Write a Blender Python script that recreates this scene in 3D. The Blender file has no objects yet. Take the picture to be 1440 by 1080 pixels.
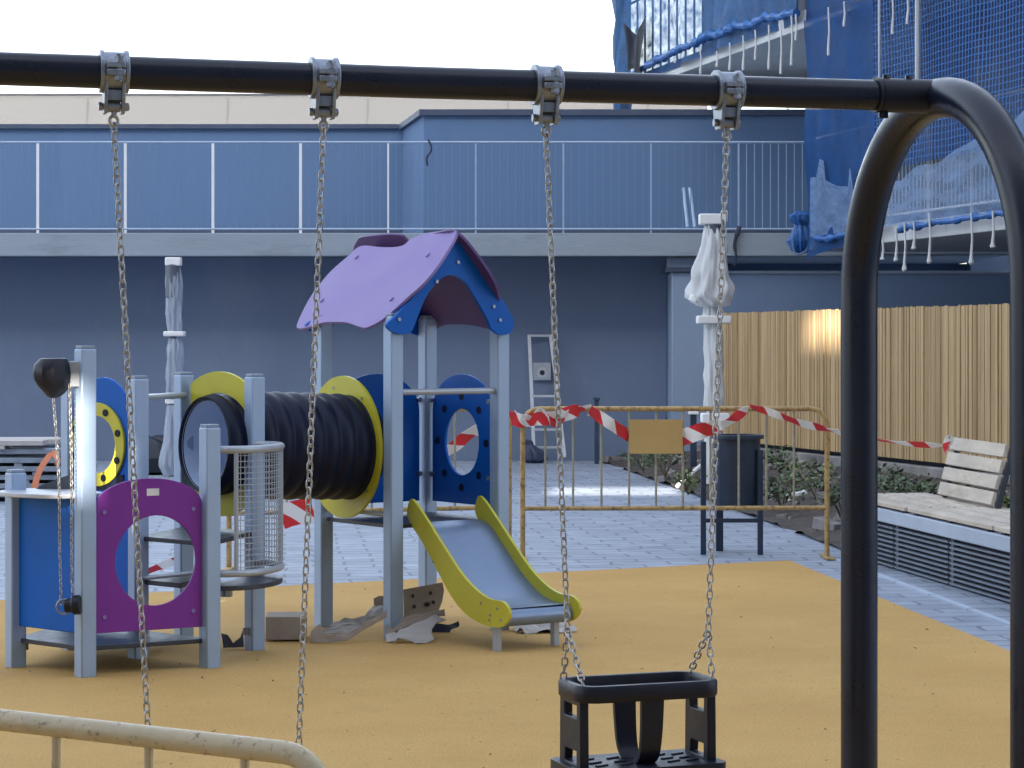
import bpy, bmesh, math, random
from mathutils import Vector, Matrix, noise as mnoise
from mathutils.geometry import tessellate_polygon
random.seed(11)
V = Vector
PI = math.pi
SC = bpy.context.scene
COL = SC.collection
# ---------------------------------------------------------------- camera model (long lens, eye height)
F = 3300.0; CX = 720.0; HY = 483.0; H = 1.57
CAM = V((0, 0, H))
def P(x, y, Y): return V(((x-CX)*Y/F, Y, H-(y-HY)*Y/F))
def G(x, y):
    Y = F*H/(y-HY); return V(((x-CX)*Y/F, Y, 0))
def RP(x, y, p0, n):
    d = V(((x-CX)/F, 1, -(y-HY)/F)); t = (p0-CAM).dot(n)/d.dot(n); return CAM+d*t
cam = bpy.data.cameras.new('camera'); camo = bpy.data.objects.new('camera', cam); COL.objects.link(camo)
camo.location = CAM; camo.rotation_euler = (PI/2, 0, 0)
cam.sensor_width = 36; cam.lens = 36*F/1440; cam.shift_y = -(540-HY)/1440
cam.clip_start = 0.05; cam.clip_end = 2000
SC.camera = camo

# ---------------------------------------------------------------- materials
def lin(c): return tuple(((v/255+.055)/1.055)**2.4 if v/255 > .04045 else v/255/12.92 for v in c)
def newmat(name):
    m = bpy.data.materials.new(name); m.use_nodes = True
    nt = m.node_tree; return m, nt, nt.nodes['Principled BSDF']
def N(nt, t, **kw):
    n = nt.nodes.new(t)
    for k, v in kw.items():
        if k.startswith('i_'):
            key = k[2:]; key = int(key) if key.isdigit() else key.replace('_', ' ')
            n.inputs[key].default_value = v
        else: setattr(n, k, v)
    return n
def L(nt, a, ao, b, bi): nt.links.new(a.outputs[ao], b.inputs[bi])
def mul(c, k): return (min(c[0]*k, 1), min(c[1]*k, 1), min(c[2]*k, 1), 1)
def mat(name, col, rough=.5, metal=0., var=.12, scale=6., bump=0., bscale=80., spec=.5, dirt=None, dscale=3., damt=.5, stretch=(1, 1, 1), dmax=None):
    m, nt, b = newmat(name)
    tc = N(nt, 'ShaderNodeTexCoord'); mp = N(nt, 'ShaderNodeMapping'); mp.inputs['Scale'].default_value = stretch
    L(nt, tc, 'Object', mp, 'Vector')
    nz = N(nt, 'ShaderNodeTexNoise', i_Scale=scale, i_Detail=6., i_Roughness=.6)
    L(nt, mp, 'Vector', nz, 'Vector')
    mx = N(nt, 'ShaderNodeMix', data_type='RGBA'); mx.inputs[6].default_value = mul(col, 1-var); mx.inputs[7].default_value = mul(col, 1+var)
    mr = N(nt, 'ShaderNodeMapRange', i_1=.3, i_2=.7); L(nt, nz, 'Fac', mr, 'Value'); L(nt, mr, 0, mx, 0)
    out = mx
    if dirt:
        n2 = N(nt, 'ShaderNodeTexNoise', i_Scale=dscale, i_Detail=8., i_Roughness=.7); L(nt, mp, 'Vector', n2, 'Vector')
        r2 = N(nt, 'ShaderNodeMapRange', i_1=.62-.2*damt, i_2=.68, i_3=0., i_4=dmax or min(1., damt*1.3)); L(nt, n2, 'Fac', r2, 'Value')
        m2 = N(nt, 'ShaderNodeMix', data_type='RGBA'); L(nt, r2, 0, m2, 0); L(nt, mx, 2, m2, 6); m2.inputs[7].default_value = (*dirt, 1)
        out = m2
    L(nt, out, 2, b, 'Base Color')
    b.inputs['Roughness'].default_value = rough; b.inputs['Metallic'].default_value = metal; b.inputs['Specular IOR Level'].default_value = spec
    rr = N(nt, 'ShaderNodeMapRange', i_1=.3, i_2=.7, i_3=max(.03, rough-.1), i_4=min(1, rough+.1)); L(nt, nz, 'Fac', rr, 'Value'); L(nt, rr, 0, b, 'Roughness')
    if bump:
        n3 = N(nt, 'ShaderNodeTexNoise', i_Scale=bscale, i_Detail=4.); L(nt, mp, 'Vector', n3, 'Vector')
        bp = N(nt, 'ShaderNodeBump', i_Strength=bump, i_Distance=.01); L(nt, n3, 'Fac', bp, 'Height'); L(nt, bp, 'Normal', b, 'Normal')
    return m
def sheet_mat(name, col, alpha, avar=.25, scale=4., rough=.35, grid=None, gcol=None, spec=.06):
    """thin plastic film / debris net: real see-through weave, from UVs in metres"""
    m, nt, b = newmat(name)
    uv = N(nt, 'ShaderNodeUVMap')
    nz = N(nt, 'ShaderNodeTexNoise', i_Scale=scale, i_Detail=5., i_Roughness=.65); L(nt, uv, 'UV', nz, 'Vector')
    mx = N(nt, 'ShaderNodeMix', data_type='RGBA'); mx.inputs[6].default_value = mul(col, .7); mx.inputs[7].default_value = mul(col, 1.35); L(nt, nz, 'Fac', mx, 0)
    mr = N(nt, 'ShaderNodeMapRange', i_1=.3, i_2=.7, i_3=max(0, alpha-avar), i_4=min(1, alpha+avar)); L(nt, nz, 'Fac', mr, 'Value')
    al = (mr, 0); colr = (mx, 2)
    if grid:
        nd = N(nt, 'ShaderNodeTexNoise', i_Scale=1.3, i_Detail=2.); L(nt, uv, 'UV', nd, 'Vector')
        vm = N(nt, 'ShaderNodeVectorMath', operation='SCALE'); vm.inputs['Scale'].default_value = .035; L(nt, nd, 'Color', vm, 0)
        va = N(nt, 'ShaderNodeVectorMath', operation='ADD'); L(nt, uv, 'UV', va, 0); L(nt, vm, 0, va, 1)
        sp = N(nt, 'ShaderNodeSeparateXYZ'); L(nt, va, 0, sp, 0)
        gs = []
        for k, (pitch, w) in enumerate(grid):
            d = N(nt, 'ShaderNodeMath', operation='DIVIDE'); L(nt, sp, k, d, 0); d.inputs[1].default_value = pitch
            f = N(nt, 'ShaderNodeMath', operation='FRACT'); L(nt, d, 0, f, 0)
            g = N(nt, 'ShaderNodeMath', operation='LESS_THAN'); L(nt, f, 0, g, 0); g.inputs[1].default_value = w/pitch
            gs.append(g)
        mxm = N(nt, 'ShaderNodeMath', operation='MAXIMUM'); L(nt, gs[0], 0, mxm, 0); L(nt, gs[1], 0, mxm, 1)
        sc = N(nt, 'ShaderNodeMath', operation='MULTIPLY'); L(nt, mxm, 0, sc, 0); sc.inputs[1].default_value = .85
        ma = N(nt, 'ShaderNodeMath', operation='MAXIMUM'); L(nt, sc, 0, ma, 0); L(nt, mr, 0, ma, 1); al = (ma, 0)
        m2 = N(nt, 'ShaderNodeMix', data_type='RGBA'); L(nt, mxm, 0, m2, 0); L(nt, mx, 2, m2, 6); m2.inputs[7].default_value = (*gcol, 1); colr = (m2, 2)
    L(nt, colr[0], colr[1], b, 'Base Color'); L(nt, al[0], al[1], b, 'Alpha'); b.inputs['Roughness'].default_value = max(rough, .6); b.inputs['Specular IOR Level'].default_value = spec
    bp = N(nt, 'ShaderNodeBump', i_Strength=.35, i_Distance=.02); L(nt, nz, 'Fac', bp, 'Height'); L(nt, bp, 'Normal', b, 'Normal')
    return m
def tape_mat():
    m, nt, b = newmat('barrier_tape')
    uv = N(nt, 'ShaderNodeUVMap'); sp = N(nt, 'ShaderNodeSeparateXYZ'); L(nt, uv, 'UV', sp, 0)
    a = N(nt, 'ShaderNodeMath', operation='ADD'); L(nt, sp, 0, a, 0); L(nt, sp, 1, a, 1)
    d = N(nt, 'ShaderNodeMath', operation='DIVIDE'); L(nt, a, 0, d, 0); d.inputs[1].default_value = .25
    f = N(nt, 'ShaderNodeMath', operation='FRACT'); L(nt, d, 0, f, 0)
    g = N(nt, 'ShaderNodeMath', operation='LESS_THAN'); L(nt, f, 0, g, 0); g.inputs[1].default_value = .5
    mx = N(nt, 'ShaderNodeMix', data_type='RGBA'); L(nt, g, 0, mx, 0); mx.inputs[6].default_value = (.8, .8, .8, 1); mx.inputs[7].default_value = (.66, .03, .04, 1)
    L(nt, mx, 2, b, 'Base Color'); b.inputs['Roughness'].default_value = .3
    return m
def paving_mat():
    m, nt, b = newmat('grey_paving')
    tc = N(nt, 'ShaderNodeTexCoord'); mp = N(nt, 'ShaderNodeMapping'); mp.inputs['Rotation'].default_value = (0, 0, math.radians(-6))
    L(nt, tc, 'Object', mp, 'Vector')
    nd = N(nt, 'ShaderNodeTexNoise', i_Scale=3., i_Detail=3.); L(nt, mp, 'Vector', nd, 'Vector')
    sc = N(nt, 'ShaderNodeVectorMath', operation='SCALE'); sc.inputs['Scale'].default_value = .12; L(nt, nd, 'Color', sc, 0)
    ad = N(nt, 'ShaderNodeVectorMath', operation='ADD'); L(nt, mp, 'Vector', ad, 0); L(nt, sc, 0, ad, 1)
    br = N(nt, 'ShaderNodeTexBrick'); L(nt, ad, 0, br, 'Vector')
    br.inputs['Scale'].default_value = 1.; br.inputs['Brick Width'].default_value = .42; br.inputs['Row Height'].default_value = .21; br.inputs['Mortar Size'].default_value = .012
    br.inputs['Color1'].default_value = (.33, .38, .465, 1); br.inputs['Color2'].default_value = (.26, .305, .38, 1); br.inputs['Mortar'].default_value = (.15, .175, .225, 1)
    mp2 = N(nt, 'ShaderNodeMapping'); mp2.inputs['Scale'].default_value = (1.6, 2.6, 1); mp2.inputs['Rotation'].default_value = (0, 0, .35); L(nt, tc, 'Object', mp2, 'Vector')
    n2 = N(nt, 'ShaderNodeTexNoise', i_Scale=1.5, i_Detail=9., i_Roughness=.72); L(nt, mp2, 'Vector', n2, 'Vector')
    mr = N(nt, 'ShaderNodeMapRange', i_1=.33, i_2=.67, i_3=.74, i_4=1.2); L(nt, n2, 'Fac', mr, 'Value')
    mx = N(nt, 'ShaderNodeVectorMath', operation='SCALE'); L(nt, br, 'Color', mx, 0); L(nt, mr, 0, mx, 'Scale')
    L(nt, mx, 0, b, 'Base Color'); b.inputs['Roughness'].default_value = .55
    bp = N(nt, 'ShaderNodeBump', i_Strength=.5, i_Distance=.006, invert=True); L(nt, br, 'Fac', bp, 'Height')
    bp2 = N(nt, 'ShaderNodeBump', i_Strength=.5, i_Distance=.02); L(nt, nd, 'Fac', bp2, 'Height'); L(nt, bp, 'Normal', bp2, 'Normal'); L(nt, bp2, 'Normal', b, 'Normal')
    return m
def rubber_mat():
    m, nt, b = newmat('ochre_rubber')
    tc = N(nt, 'ShaderNodeTexCoord')
    n1 = N(nt, 'ShaderNodeTexNoise', i_Scale=.9, i_Detail=9., i_Roughness=.68); L(nt, tc, 'Object', n1, 'Vector')
    n2 = N(nt, 'ShaderNodeTexNoise', i_Scale=120., i_Detail=5., i_Roughness=.75); L(nt, tc, 'Object', n2, 'Vector')
    mx = N(nt, 'ShaderNodeMix', data_type='RGBA'); mx.inputs[6].default_value = (.50, .30, .098, 1); mx.inputs[7].default_value = (.58, .365, .128, 1)
    mr = N(nt, 'ShaderNodeMapRange', i_1=.3, i_2=.7); L(nt, n1, 'Fac', mr, 'Value'); L(nt, mr, 0, mx, 0)
    r2 = N(nt, 'ShaderNodeMapRange', i_1=.3, i_2=.7, i_3=.66, i_4=1.3); L(nt, n2, 'Fac', r2, 'Value')
    s = N(nt, 'ShaderNodeVectorMath', operation='SCALE'); L(nt, mx, 2, s, 0); L(nt, r2, 0, s, 'Scale')
    # scuffs and damp stains
    n3 = N(nt, 'ShaderNodeTexNoise', i_Scale=2.4, i_Detail=10., i_Roughness=.75); L(nt, tc, 'Object', n3, 'Vector')
    r3 = N(nt, 'ShaderNodeMapRange', i_1=.60, i_2=.74, i_3=0., i_4=.55); L(nt, n3, 'Fac', r3, 'Value')
    m3 = N(nt, 'ShaderNodeMix', data_type='RGBA'); L(nt, r3, 0, m3, 0); L(nt, s, 0, m3, 6); m3.inputs[7].default_value = (.34, .22, .09, 1)
    vo = N(nt, 'ShaderNodeTexVoronoi', i_Scale=9.); L(nt, tc, 'Object', vo, 'Vector')
    vr = N(nt, 'ShaderNodeMapRange', i_1=.05, i_2=.085, i_3=.6, i_4=0.); L(nt, vo, 'Distance', vr, 'Value')
    m4 = N(nt, 'ShaderNodeMix', data_type='RGBA'); L(nt, vr, 0, m4, 0); L(nt, m3, 2, m4, 6); m4.inputs[7].default_value = (.13, .085, .035, 1); m3 = m4
    L(nt, m3, 2, b, 'Base Color'); b.inputs['Roughness'].default_value = .9; b.inputs['Specular IOR Level'].default_value = .25
    bp = N(nt, 'ShaderNodeBump', i_Strength=.6, i_Distance=.004); L(nt, n2, 'Fac', bp, 'Height'); L(nt, bp, 'Normal', b, 'Normal')
    return m
def leaf_mat(name, c):
    m, nt, b = newmat(name)
    g = N(nt, 'ShaderNodeNewGeometry'); mx = N(nt, 'ShaderNodeMix', data_type='RGBA'); L(nt, g, 'Random Per Island', mx, 0)
    mx.inputs[6].default_value = mul(c, .45); mx.inputs[7].default_value = mul(c, 1.7); L(nt, mx, 2, b, 'Base Color'); b.inputs['Roughness'].default_value = .5
    return m
M = {}
M['ochre'] = rubber_mat(); M['paving'] = paving_mat(); M['tape'] = tape_mat()
M['upwall'] = mat('blue_grey_render', (.090, .160, .29), .85, var=.06, scale=.8, bump=.25, bscale=30, dirt=(.07, .125, .23), dscale=.9, damt=.25, stretch=(1, 1, .35))
M['bandwall'] = mat('blue_grey_band', (.15, .225, .37), .85, var=.06, scale=.8, bump=.25, bscale=30)
M['lowwall'] = mat('slate_render', (.136, .185, .285), .85, var=.08, scale=.6, bump=.25, bscale=30, dirt=(.19, .24, .335), dscale=.5, damt=.45, stretch=(1, 1, .5))
M['concrete'] = mat('slab_concrete', (.26, .315, .38), .8, var=.1, scale=1.6, bump=.3, bscale=25, dirt=(.16, .18, .22), dscale=2.6, damt=.35, stretch=(.4, 1, 2))
M['pillar'] = mat('pillar_lit_render', (.22, .30, .43), .8, var=.06, scale=1., bump=.2)  # paler tone carries the light falling on the pillar from the right
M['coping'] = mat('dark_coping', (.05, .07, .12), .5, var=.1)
M['cream'] = mat('cream_panel', (.205, .205, .20), .7, var=.04, scale=.5)
M['seam'] = mat('panel_seam', (.17, .17, .165), .7)
M['white'] = mat('white_paint', (.74, .76, .78), .4, var=.05)
M['thinbar'] = mat('wall_toned_bar', (.13, .20, .33), .5, var=.05)
M['farpost'] = mat('pale_blue_post', (.30, .40, .56), .45)
M['baluster'] = mat('baluster_grey', (.36, .44, .56), .4, var=.05)
M['bldg'] = mat('bare_render', (.12, .14, .18), .85, var=.1, scale=1., bump=.3, bscale=20)
M['whiteslab'] = mat('white_slab_edge', (.62, .65, .67), .75, var=.08, scale=2., dirt=(.3, .3, .3), dscale=4, damt=.25)
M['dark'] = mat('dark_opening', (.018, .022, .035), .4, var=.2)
M['net_film'] = sheet_mat('blue_debris_film', (.008, .052, .175), .88, .14, 2.2)
M['net_grid'] = sheet_mat('blue_debris_net', (.004, .024, .105), .70, .2, .7, grid=[(.078, .021), (.088, .012)], gcol=(.055, .15, .36))
M['net_top'] = sheet_mat('blue_crumpled_net', (.035, .10, .235), .84, .2, 5.)
M['gauze'] = sheet_mat('pale_gauze_net', (.20, .30, .48), .52, .16, 2.)
M['hem'] = mat('blue_hem', (.018, .105, .33), .55, var=.3, scale=14, bump=.5, bscale=30)
M['mortar'] = mat('mortar_cord', (.58, .60, .62), .8, var=.1)
M['black_paint'] = mat('charcoal_powder_coat', (.0045, .0085, .025), .30, var=.2, scale=5, bump=.06, bscale=300, spec=.42)
M['sleeve'] = mat('sleeve_powder_coat', (.008, .010, .020), .42, var=.2, scale=5, bump=.05, bscale=300, spec=.3)
M['galv'] = mat('galvanised_steel', (.27, .30, .36), .38, .75, var=.28, scale=40, bump=.1, bscale=120)
M['chain'] = mat('zinc_chain', (.42, .41, .40), .38, .8, var=.4, scale=60, dirt=(.14, .10, .08), dscale=25, damt=.35)
M['rubber'] = mat('black_rubber', (.007, .009, .020), .42, spec=.35, var=.25, scale=12, bump=.12, bscale=140)
M['cream_rust'] = mat('cream_paint_rust', (.50, .41, .26), .45, var=.12, scale=9, dirt=(.085, .038, .016), dscale=52, damt=.30, dmax=.95, bump=.2, bscale=60)
M['ochre_rust'] = mat('ochre_paint_rust', (.46, .31, .12), .5, var=.2, scale=8, dirt=(.06, .03, .018), dscale=26, damt=.6, dmax=.95, bump=.25, bscale=50)
M['green_rust'] = mat('faded_bar_paint', (.33, .32, .24), .55, var=.25, scale=8, dirt=(.15, .09, .05), dscale=9, damt=.6)
M['sign'] = mat('ochre_plate', (.50, .34, .13), .5, var=.08, scale=3)
M['post'] = mat('grey_aluminium_post', (.32, .43, .61), .42, .15, var=.06, scale=5, spec=.6)
M['cap'] = mat('post_cap_grey', (.23, .29, .38), .5)
M['purple'] = mat('purple_panel', (.205, .036, .31), .45, spec=.3, var=.06, scale=4, bump=.05, bscale=200)
M['lilac'] = mat('lilac_roof', (.24, .18, .45), .46, var=.05, scale=4, bump=.06, bscale=200)
M['blue'] = mat('blue_panel', (.003, .11, .50), .45, spec=.22, var=.07, scale=4, bump=.05, bscale=200)
M['yellow'] = mat('lime_yellow_panel', (.55, .51, .03), .42, var=.07, scale=4, bump=.05, bscale=200)
M['tunnel'] = mat('navy_tunnel_plastic', (.004, .008, .028), .46, var=.15, scale=6, spec=.22)
M['tunnel_in'] = mat('grey_tunnel_lining', (.60, .72, .90), .5, var=.05)
M['deck'] = mat('dark_deck_board', (.035, .042, .06), .42, var=.2, scale=10, bump=.15, bscale=120)
M['steel'] = mat('stainless_slide', (.19, .26, .39), .36, .4, var=.1, scale=6, dirt=(.2, .2, .23), dscale=5, damt=.2)
M['tubegrey'] = mat('grey_tube_paint', (.40, .44, .50), .38, .2, var=.06)
M['sticker'] = mat('pale_sticker', (.75, .75, .78), .4)
M['counter'] = mat('pale_counter', (.50, .52, .58), .35, var=.08)
M['bowl'] = mat('charcoal_bowl', (.09, .095, .11), .45)
M['wood'] = mat('weathered_bench_wood', (.52, .465, .39), .7, var=.22, scale=7, bump=.4, bscale=40, dirt=(.2, .16, .12), dscale=5, damt=.35, stretch=(1, .25, 1))
M['louvre'] = mat('louvre_grey', (.17, .20, .25), .5, var=.1)
M['benchcon'] = mat('pale_bench_concrete', (.40, .47, .58), .75, var=.08, scale=3, bump=.2)
M['soil'] = mat('planter_soil', (.055, .045, .04), .95, var=.45, scale=9, bump=.9, bscale=14, dirt=(.13, .11, .10), dscale=7, damt=.5)
M['stone'] = mat('rubble_grey', (.21, .20, .20), .9, var=.4, scale=4)
M['leaf'] = leaf_mat('shrub_leaf', (.075, .115, .055)); M['leaf2'] = leaf_mat('shrub_leaf_pale', (.13, .17, .06))
M['stem'] = mat('shrub_stem', (.09, .07, .05), .9)
M['bin'] = mat('anthracite_bin', (.030, .048, .085), .4, spec=.4, var=.15, scale=5)
M['wrap'] = sheet_mat('clear_wrap', (.70, .73, .78), .80, .12, 3., rough=.35)
M['wrap_clear'] = sheet_mat('thin_clear_wrap', (.50, .58, .70), .55, .2, 3., rough=.3)
M['foam'] = mat('white_foam', (.80, .81, .82), .8, var=.04)
M['pole'] = mat('lamp_pole_grey', (.10, .12, .16), .4)
M['alu'] = mat('aluminium_ladder', (.50, .54, .60), .4, .3, var=.1)
M['bag'] = mat('navy_bag', (.035, .05, .10), .6, var=.3, scale=8, bump=.4, bscale=20)
M['card'] = mat('brown_cardboard', (.36, .305, .26), .9, var=.15, scale=8, bump=.15, bscale=60)
M['cardl'] = mat('grey_cardboard', (.50, .48, .47), .9, var=.1, scale=8, bump=.15, bscale=60)
M['plank'] = mat('grey_board', (.25, .30, .37), .7, var=.25, scale=5)
M['orange'] = mat('orange_strap', (.55, .17, .07), .6, var=.2)
M['pipe'] = mat('pale_blue_pipe', (.33, .45, .62), .45)
M['cord'] = mat('dark_cord', (.015, .02, .045), .6)
M['occl'] = mat('grey_sun_blocker', (.2, .2, .2), .8)
def fence_mat():
    m, nt, b = newmat('honey_timber_boards')
    g = N(nt, 'ShaderNodeNewGeometry'); tc = N(nt, 'ShaderNodeTexCoord')
    mp = N(nt, 'ShaderNodeMapping'); mp.inputs['Scale'].default_value = (14, 14, .8); L(nt, tc, 'Object', mp, 'Vector')
    nz = N(nt, 'ShaderNodeTexNoise', i_Scale=1.6, i_Detail=7., i_Roughness=.65); L(nt, mp, 'Vector', nz, 'Vector')
    ad = N(nt, 'ShaderNodeMath', operation='MULTIPLY_ADD'); L(nt, g, 'Random Per Island', ad, 0); ad.inputs[1].default_value = .34; L(nt, nz, 'Fac', ad, 2)
    mr = N(nt, 'ShaderNodeMapRange', i_1=.1, i_2=1.15); L(nt, ad, 0, mr, 'Value')
    mx = N(nt, 'ShaderNodeMix', data_type='RGBA'); L(nt, mr, 0, mx, 0); mx.inputs[6].default_value = (.22, .145, .065, 1); mx.inputs[7].default_value = (.62, .45, .25, 1)
    L(nt, mx, 2, b, 'Base Color'); b.inputs['Roughness'].default_value = .75
    return m
M['fence'] = fence_mat()

# ---------------------------------------------------------------- mesh builder
class MB:
    def __init__(s): s.v = []; s.f = []; s.uv = {}
    def add(s, vs, fs):
        o = len(s.v); s.v += [V(p) for p in vs]; s.f += [tuple(i+o for i in f) for f in fs]
        return o
    def box(s, c, size, ax=V((1, 0, 0)), ay=V((0, 1, 0)), az=V((0, 0, 1))):
        c = V(c); a, b, d = ax*size[0]/2, ay*size[1]/2, az*size[2]/2
        vs = [c+a*i+b*j+d*k for k in (-1, 1) for j in (-1, 1) for i in (-1, 1)]
        s.add(vs, [(0, 2, 3, 1), (4, 5, 7, 6), (0, 1, 5, 4), (2, 6, 7, 3), (0, 4, 6, 2), (1, 3, 7, 5)]); return s
    def box2(s, x0, x1, y0, y1, z0, z1): return s.box(((x0+x1)/2, (y0+y1)/2, (z0+z1)/2), (x1-x0, y1-y0, z1-z0))
    def sweep(s, pts, prof, closed=False, up=V((0, 0, 1)), caps=True):
        pts = [V(p) for p in pts]; n = len(pts); k = len(prof); vs = []
        for i, p in enumerate(pts):
            a = pts[(i-1) % n] if (closed or i > 0) else p; b = pts[(i+1) % n] if (closed or i < n-1) else p
            t = (b-a).normalized(); sd = t.cross(up)
            sd = sd.normalized() if sd.length > 1e-5 else V((1, 0, 0)); u = sd.cross(t).normalized()
            vs += [p+sd*q[0]+u*q[1] for q in prof]
        fs = []
        for i in range(n if closed else n-1):
            for j in range(k):
                i2 = (i+1) % n; j2 = (j+1) % k; fs.append((i*k+j, i2*k+j, i2*k+j2, i*k+j2))
        if not closed and caps: fs += [tuple(range(k)), tuple(range((n-1)*k, n*k))]
        s.add(vs, fs); return s
    def tube(s, pts, r, seg=10, closed=False, caps=True):
        pts = [V(p) for p in pts]; n = len(pts); vs = []
        rr = r if isinstance(r, (list, tuple)) else [r]*n
        t0 = (pts[1]-pts[0]).normalized(); u = t0.cross(V((0, 0, 1)))
        if u.length < .1: u = t0.cross(V((1, 0, 0)))
        u.normalize()
        for i, p in enumerate(pts):
            a = pts[(i-1) % n] if (closed or i > 0) else p; b = pts[(i+1) % n] if (closed or i < n-1) else p
            t = (b-a).normalized(); u = (u-t*u.dot(t)).normalized(); w = t.cross(u)
            vs += [p+(u*math.cos(2*PI*j/seg)+w*math.sin(2*PI*j/seg))*rr[i] for j in range(seg)]
        fs = []
        for i in range(n if closed else n-1):
            i2 = (i+1) % n
            for j in range(seg):
                j2 = (j+1) % seg; fs.append((i*seg+j, i2*seg+j, i2*seg+j2, i*seg+j2))
        if not closed and caps: fs += [tuple(range(seg)), tuple(range((n-1)*seg, n*seg))]
        s.add(vs, fs); return s
    def cyl(s, a, b, r, seg=14, r2=None): return s.tube([a, b], [r, r if r2 is None else r2], seg)
    def lathe(s, prof, o, axis=V((0, 0, 1)), seg=24, lump=0, shift=None, fold=0):
        """prof = [(radius, height)]"""
        axis = axis.normalized(); u = axis.cross(V((0, 1, 0.01))).normalized(); w = axis.cross(u); vs = []; fs = []
        for i, (r, h) in enumerate(prof):
            for j in range(seg):
                a = 2*PI*j/seg; rr = r
                if lump: rr = r*(1+lump*mnoise.noise(V((math.cos(a)*2.2+o.x*3, math.sin(a)*2.2, h*4))))
                if fold: rr *= 1+fold*(abs(math.sin(a*3.5+h*1.3+.4*math.sin(h*9)))-.5)+fold*.8*mnoise.noise(V((math.cos(a)*4, math.sin(a)*4, h*7)))+fold*.4*mnoise.noise(V((math.cos(a)*11, math.sin(a)*11, h*10)))
                vs.append(o+axis*h+(u*math.cos(a)+w*math.sin(a))*rr+(shift[i] if shift else V()))
        k = seg
        for i in range(len(prof)-1):
            for j in range(k):
                j2 = (j+1) % k; fs.append((i*k+j, i*k+j2, (i+1)*k+j2, (i+1)*k+j))
        if prof[0][0] > 1e-6: fs.append(tuple(range(k)))
        if prof[-1][0] > 1e-6: fs.append(tuple(range((len(prof)-1)*k, len(prof)*k)))
        s.add(vs, fs); return s
    def slab(s, loops, n, t):
        """flat board: outer loop + hole loops of coplanar 3D points, thickness t centred"""
        n = n.normalized(); ax = n.cross(V((0, 0, 1)))
        ax = ax.normalized() if ax.length > .05 else V((1, 0, 0)); ay = n.cross(ax)
        o = loops[0][0]; l2 = [[V(((p-o).dot(ax), (p-o).dot(ay), 0)) for p in lp] for lp in loops]
        tri = tessellate_polygon(l2); flat = [p for lp in loops for p in lp]; m = len(flat)
        vs = [p+n*t/2 for p in flat]+[p-n*t/2 for p in flat]
        fs = [tuple(x) for x in tri]+[tuple(i+m for i in reversed(x)) for x in tri]
        b = 0
        for lp in loops:
            k = len(lp)
            for i in range(k):
                j = (i+1) % k; fs.append((b+i, b+j, m+b+j, m+b+i))
            b += k
        s.add(vs, fs); return s
    def grid(s, fn, nu, nv, uv=None):
        vs = [fn(i/nu, j/nv) for j in range(nv+1) for i in range(nu+1)]
        fs = [(j*(nu+1)+i, j*(nu+1)+i+1, (j+1)*(nu+1)+i+1, (j+1)*(nu+1)+i) for j in range(nv) for i in range(nu)]
        o = s.add(vs, fs)
        if uv:
            for j in range(nv+1):
                for i in range(nu+1): s.uv[o+j*(nu+1)+i] = (i/nu*uv[0], j/nv*uv[1])
        return s
    def build(s, name, m, parent=None, bevel=0, angle=35, recalc=True):
        me = bpy.data.meshes.new(name)
        mn = V([min(p[i] for p in s.v) for i in range(3)]); mxx = V([max(p[i] for p in s.v) for i in range(3)])
        c = (mn+mxx)/2
        if parent is None: c.z = mn.z
        me.from_pydata([p-c for p in s.v], [], s.f)
        if recalc:
            bm = bmesh.new(); bm.from_mesh(me); bmesh.ops.recalc_face_normals(bm, faces=bm.faces); bm.to_mesh(me); bm.free()
        if s.uv:
            ul = me.uv_layers.new(name='UVMap')
            for lp in me.loops: ul.data[lp.index].uv = s.uv.get(lp.vertex_index, (0, 0))
        me.shade_smooth(); me.set_sharp_from_angle(angle=math.radians(angle))
        me.materials.append(M[m] if isinstance(m, str) else m)
        o = bpy.data.objects.new(name, me); COL.objects.link(o)
        W[o.name] = c
        if parent: o.parent = parent; o.location = c-W[parent.name]
        else: o.location = c
        if bevel:
            bv = o.modifiers.new('bevel', 'BEVEL'); bv.width = bevel; bv.segments = 2; bv.limit_method = 'ANGLE'; bv.angle_limit = math.radians(40)
        return o
W = {}
def tag(o, label=None, cat=None, group=None, kind=None):
    if label: o['label'] = label
    if cat: o['category'] = cat
    if group: o['group'] = group
    if kind: o['kind'] = kind
    return o
def thing(name, loc, label, cat, group=None):
    o = bpy.data.objects.new(name, None); COL.objects.link(o); o.location = loc; o.empty_display_size = .1
    W[o.name] = V(loc); return tag(o, label, cat, group)
def struct(name, mb, m): return tag(mb.build(name, m), kind='structure')
def cr(pts, k=5, closed=True):
    """Catmull-Rom through points"""
    n = len(pts); out = []
    rng = range(n) if closed else range(n-1)
    for i in rng:
        g = (lambda j: pts[j % n]) if closed else (lambda j: pts[max(0, min(n-1, j))])
        a, b, c, d = V(g(i-1)), V(g(i)), V(g(i+1)), V(g(i+2))
        for q in range(k):
            t = q/k; out.append(.5*((2*b)+(c-a)*t+(2*a-5*b+4*c-d)*t*t+(3*b-a-3*c+d)*t**3))
    if not closed: out.append(V(pts[-1]))
    return out
def circ(c, ax, ay, rx, ry=None, n=32, a0=0, a1=2*PI, end=False):
    ry = ry or rx
    return [c+ax*rx*math.cos(a0+(a1-a0)*i/n)+ay*ry*math.sin(a0+(a1-a0)*i/n) for i in range(n+(1 if end else 0))]
Z = V((0, 0, 1))
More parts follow.
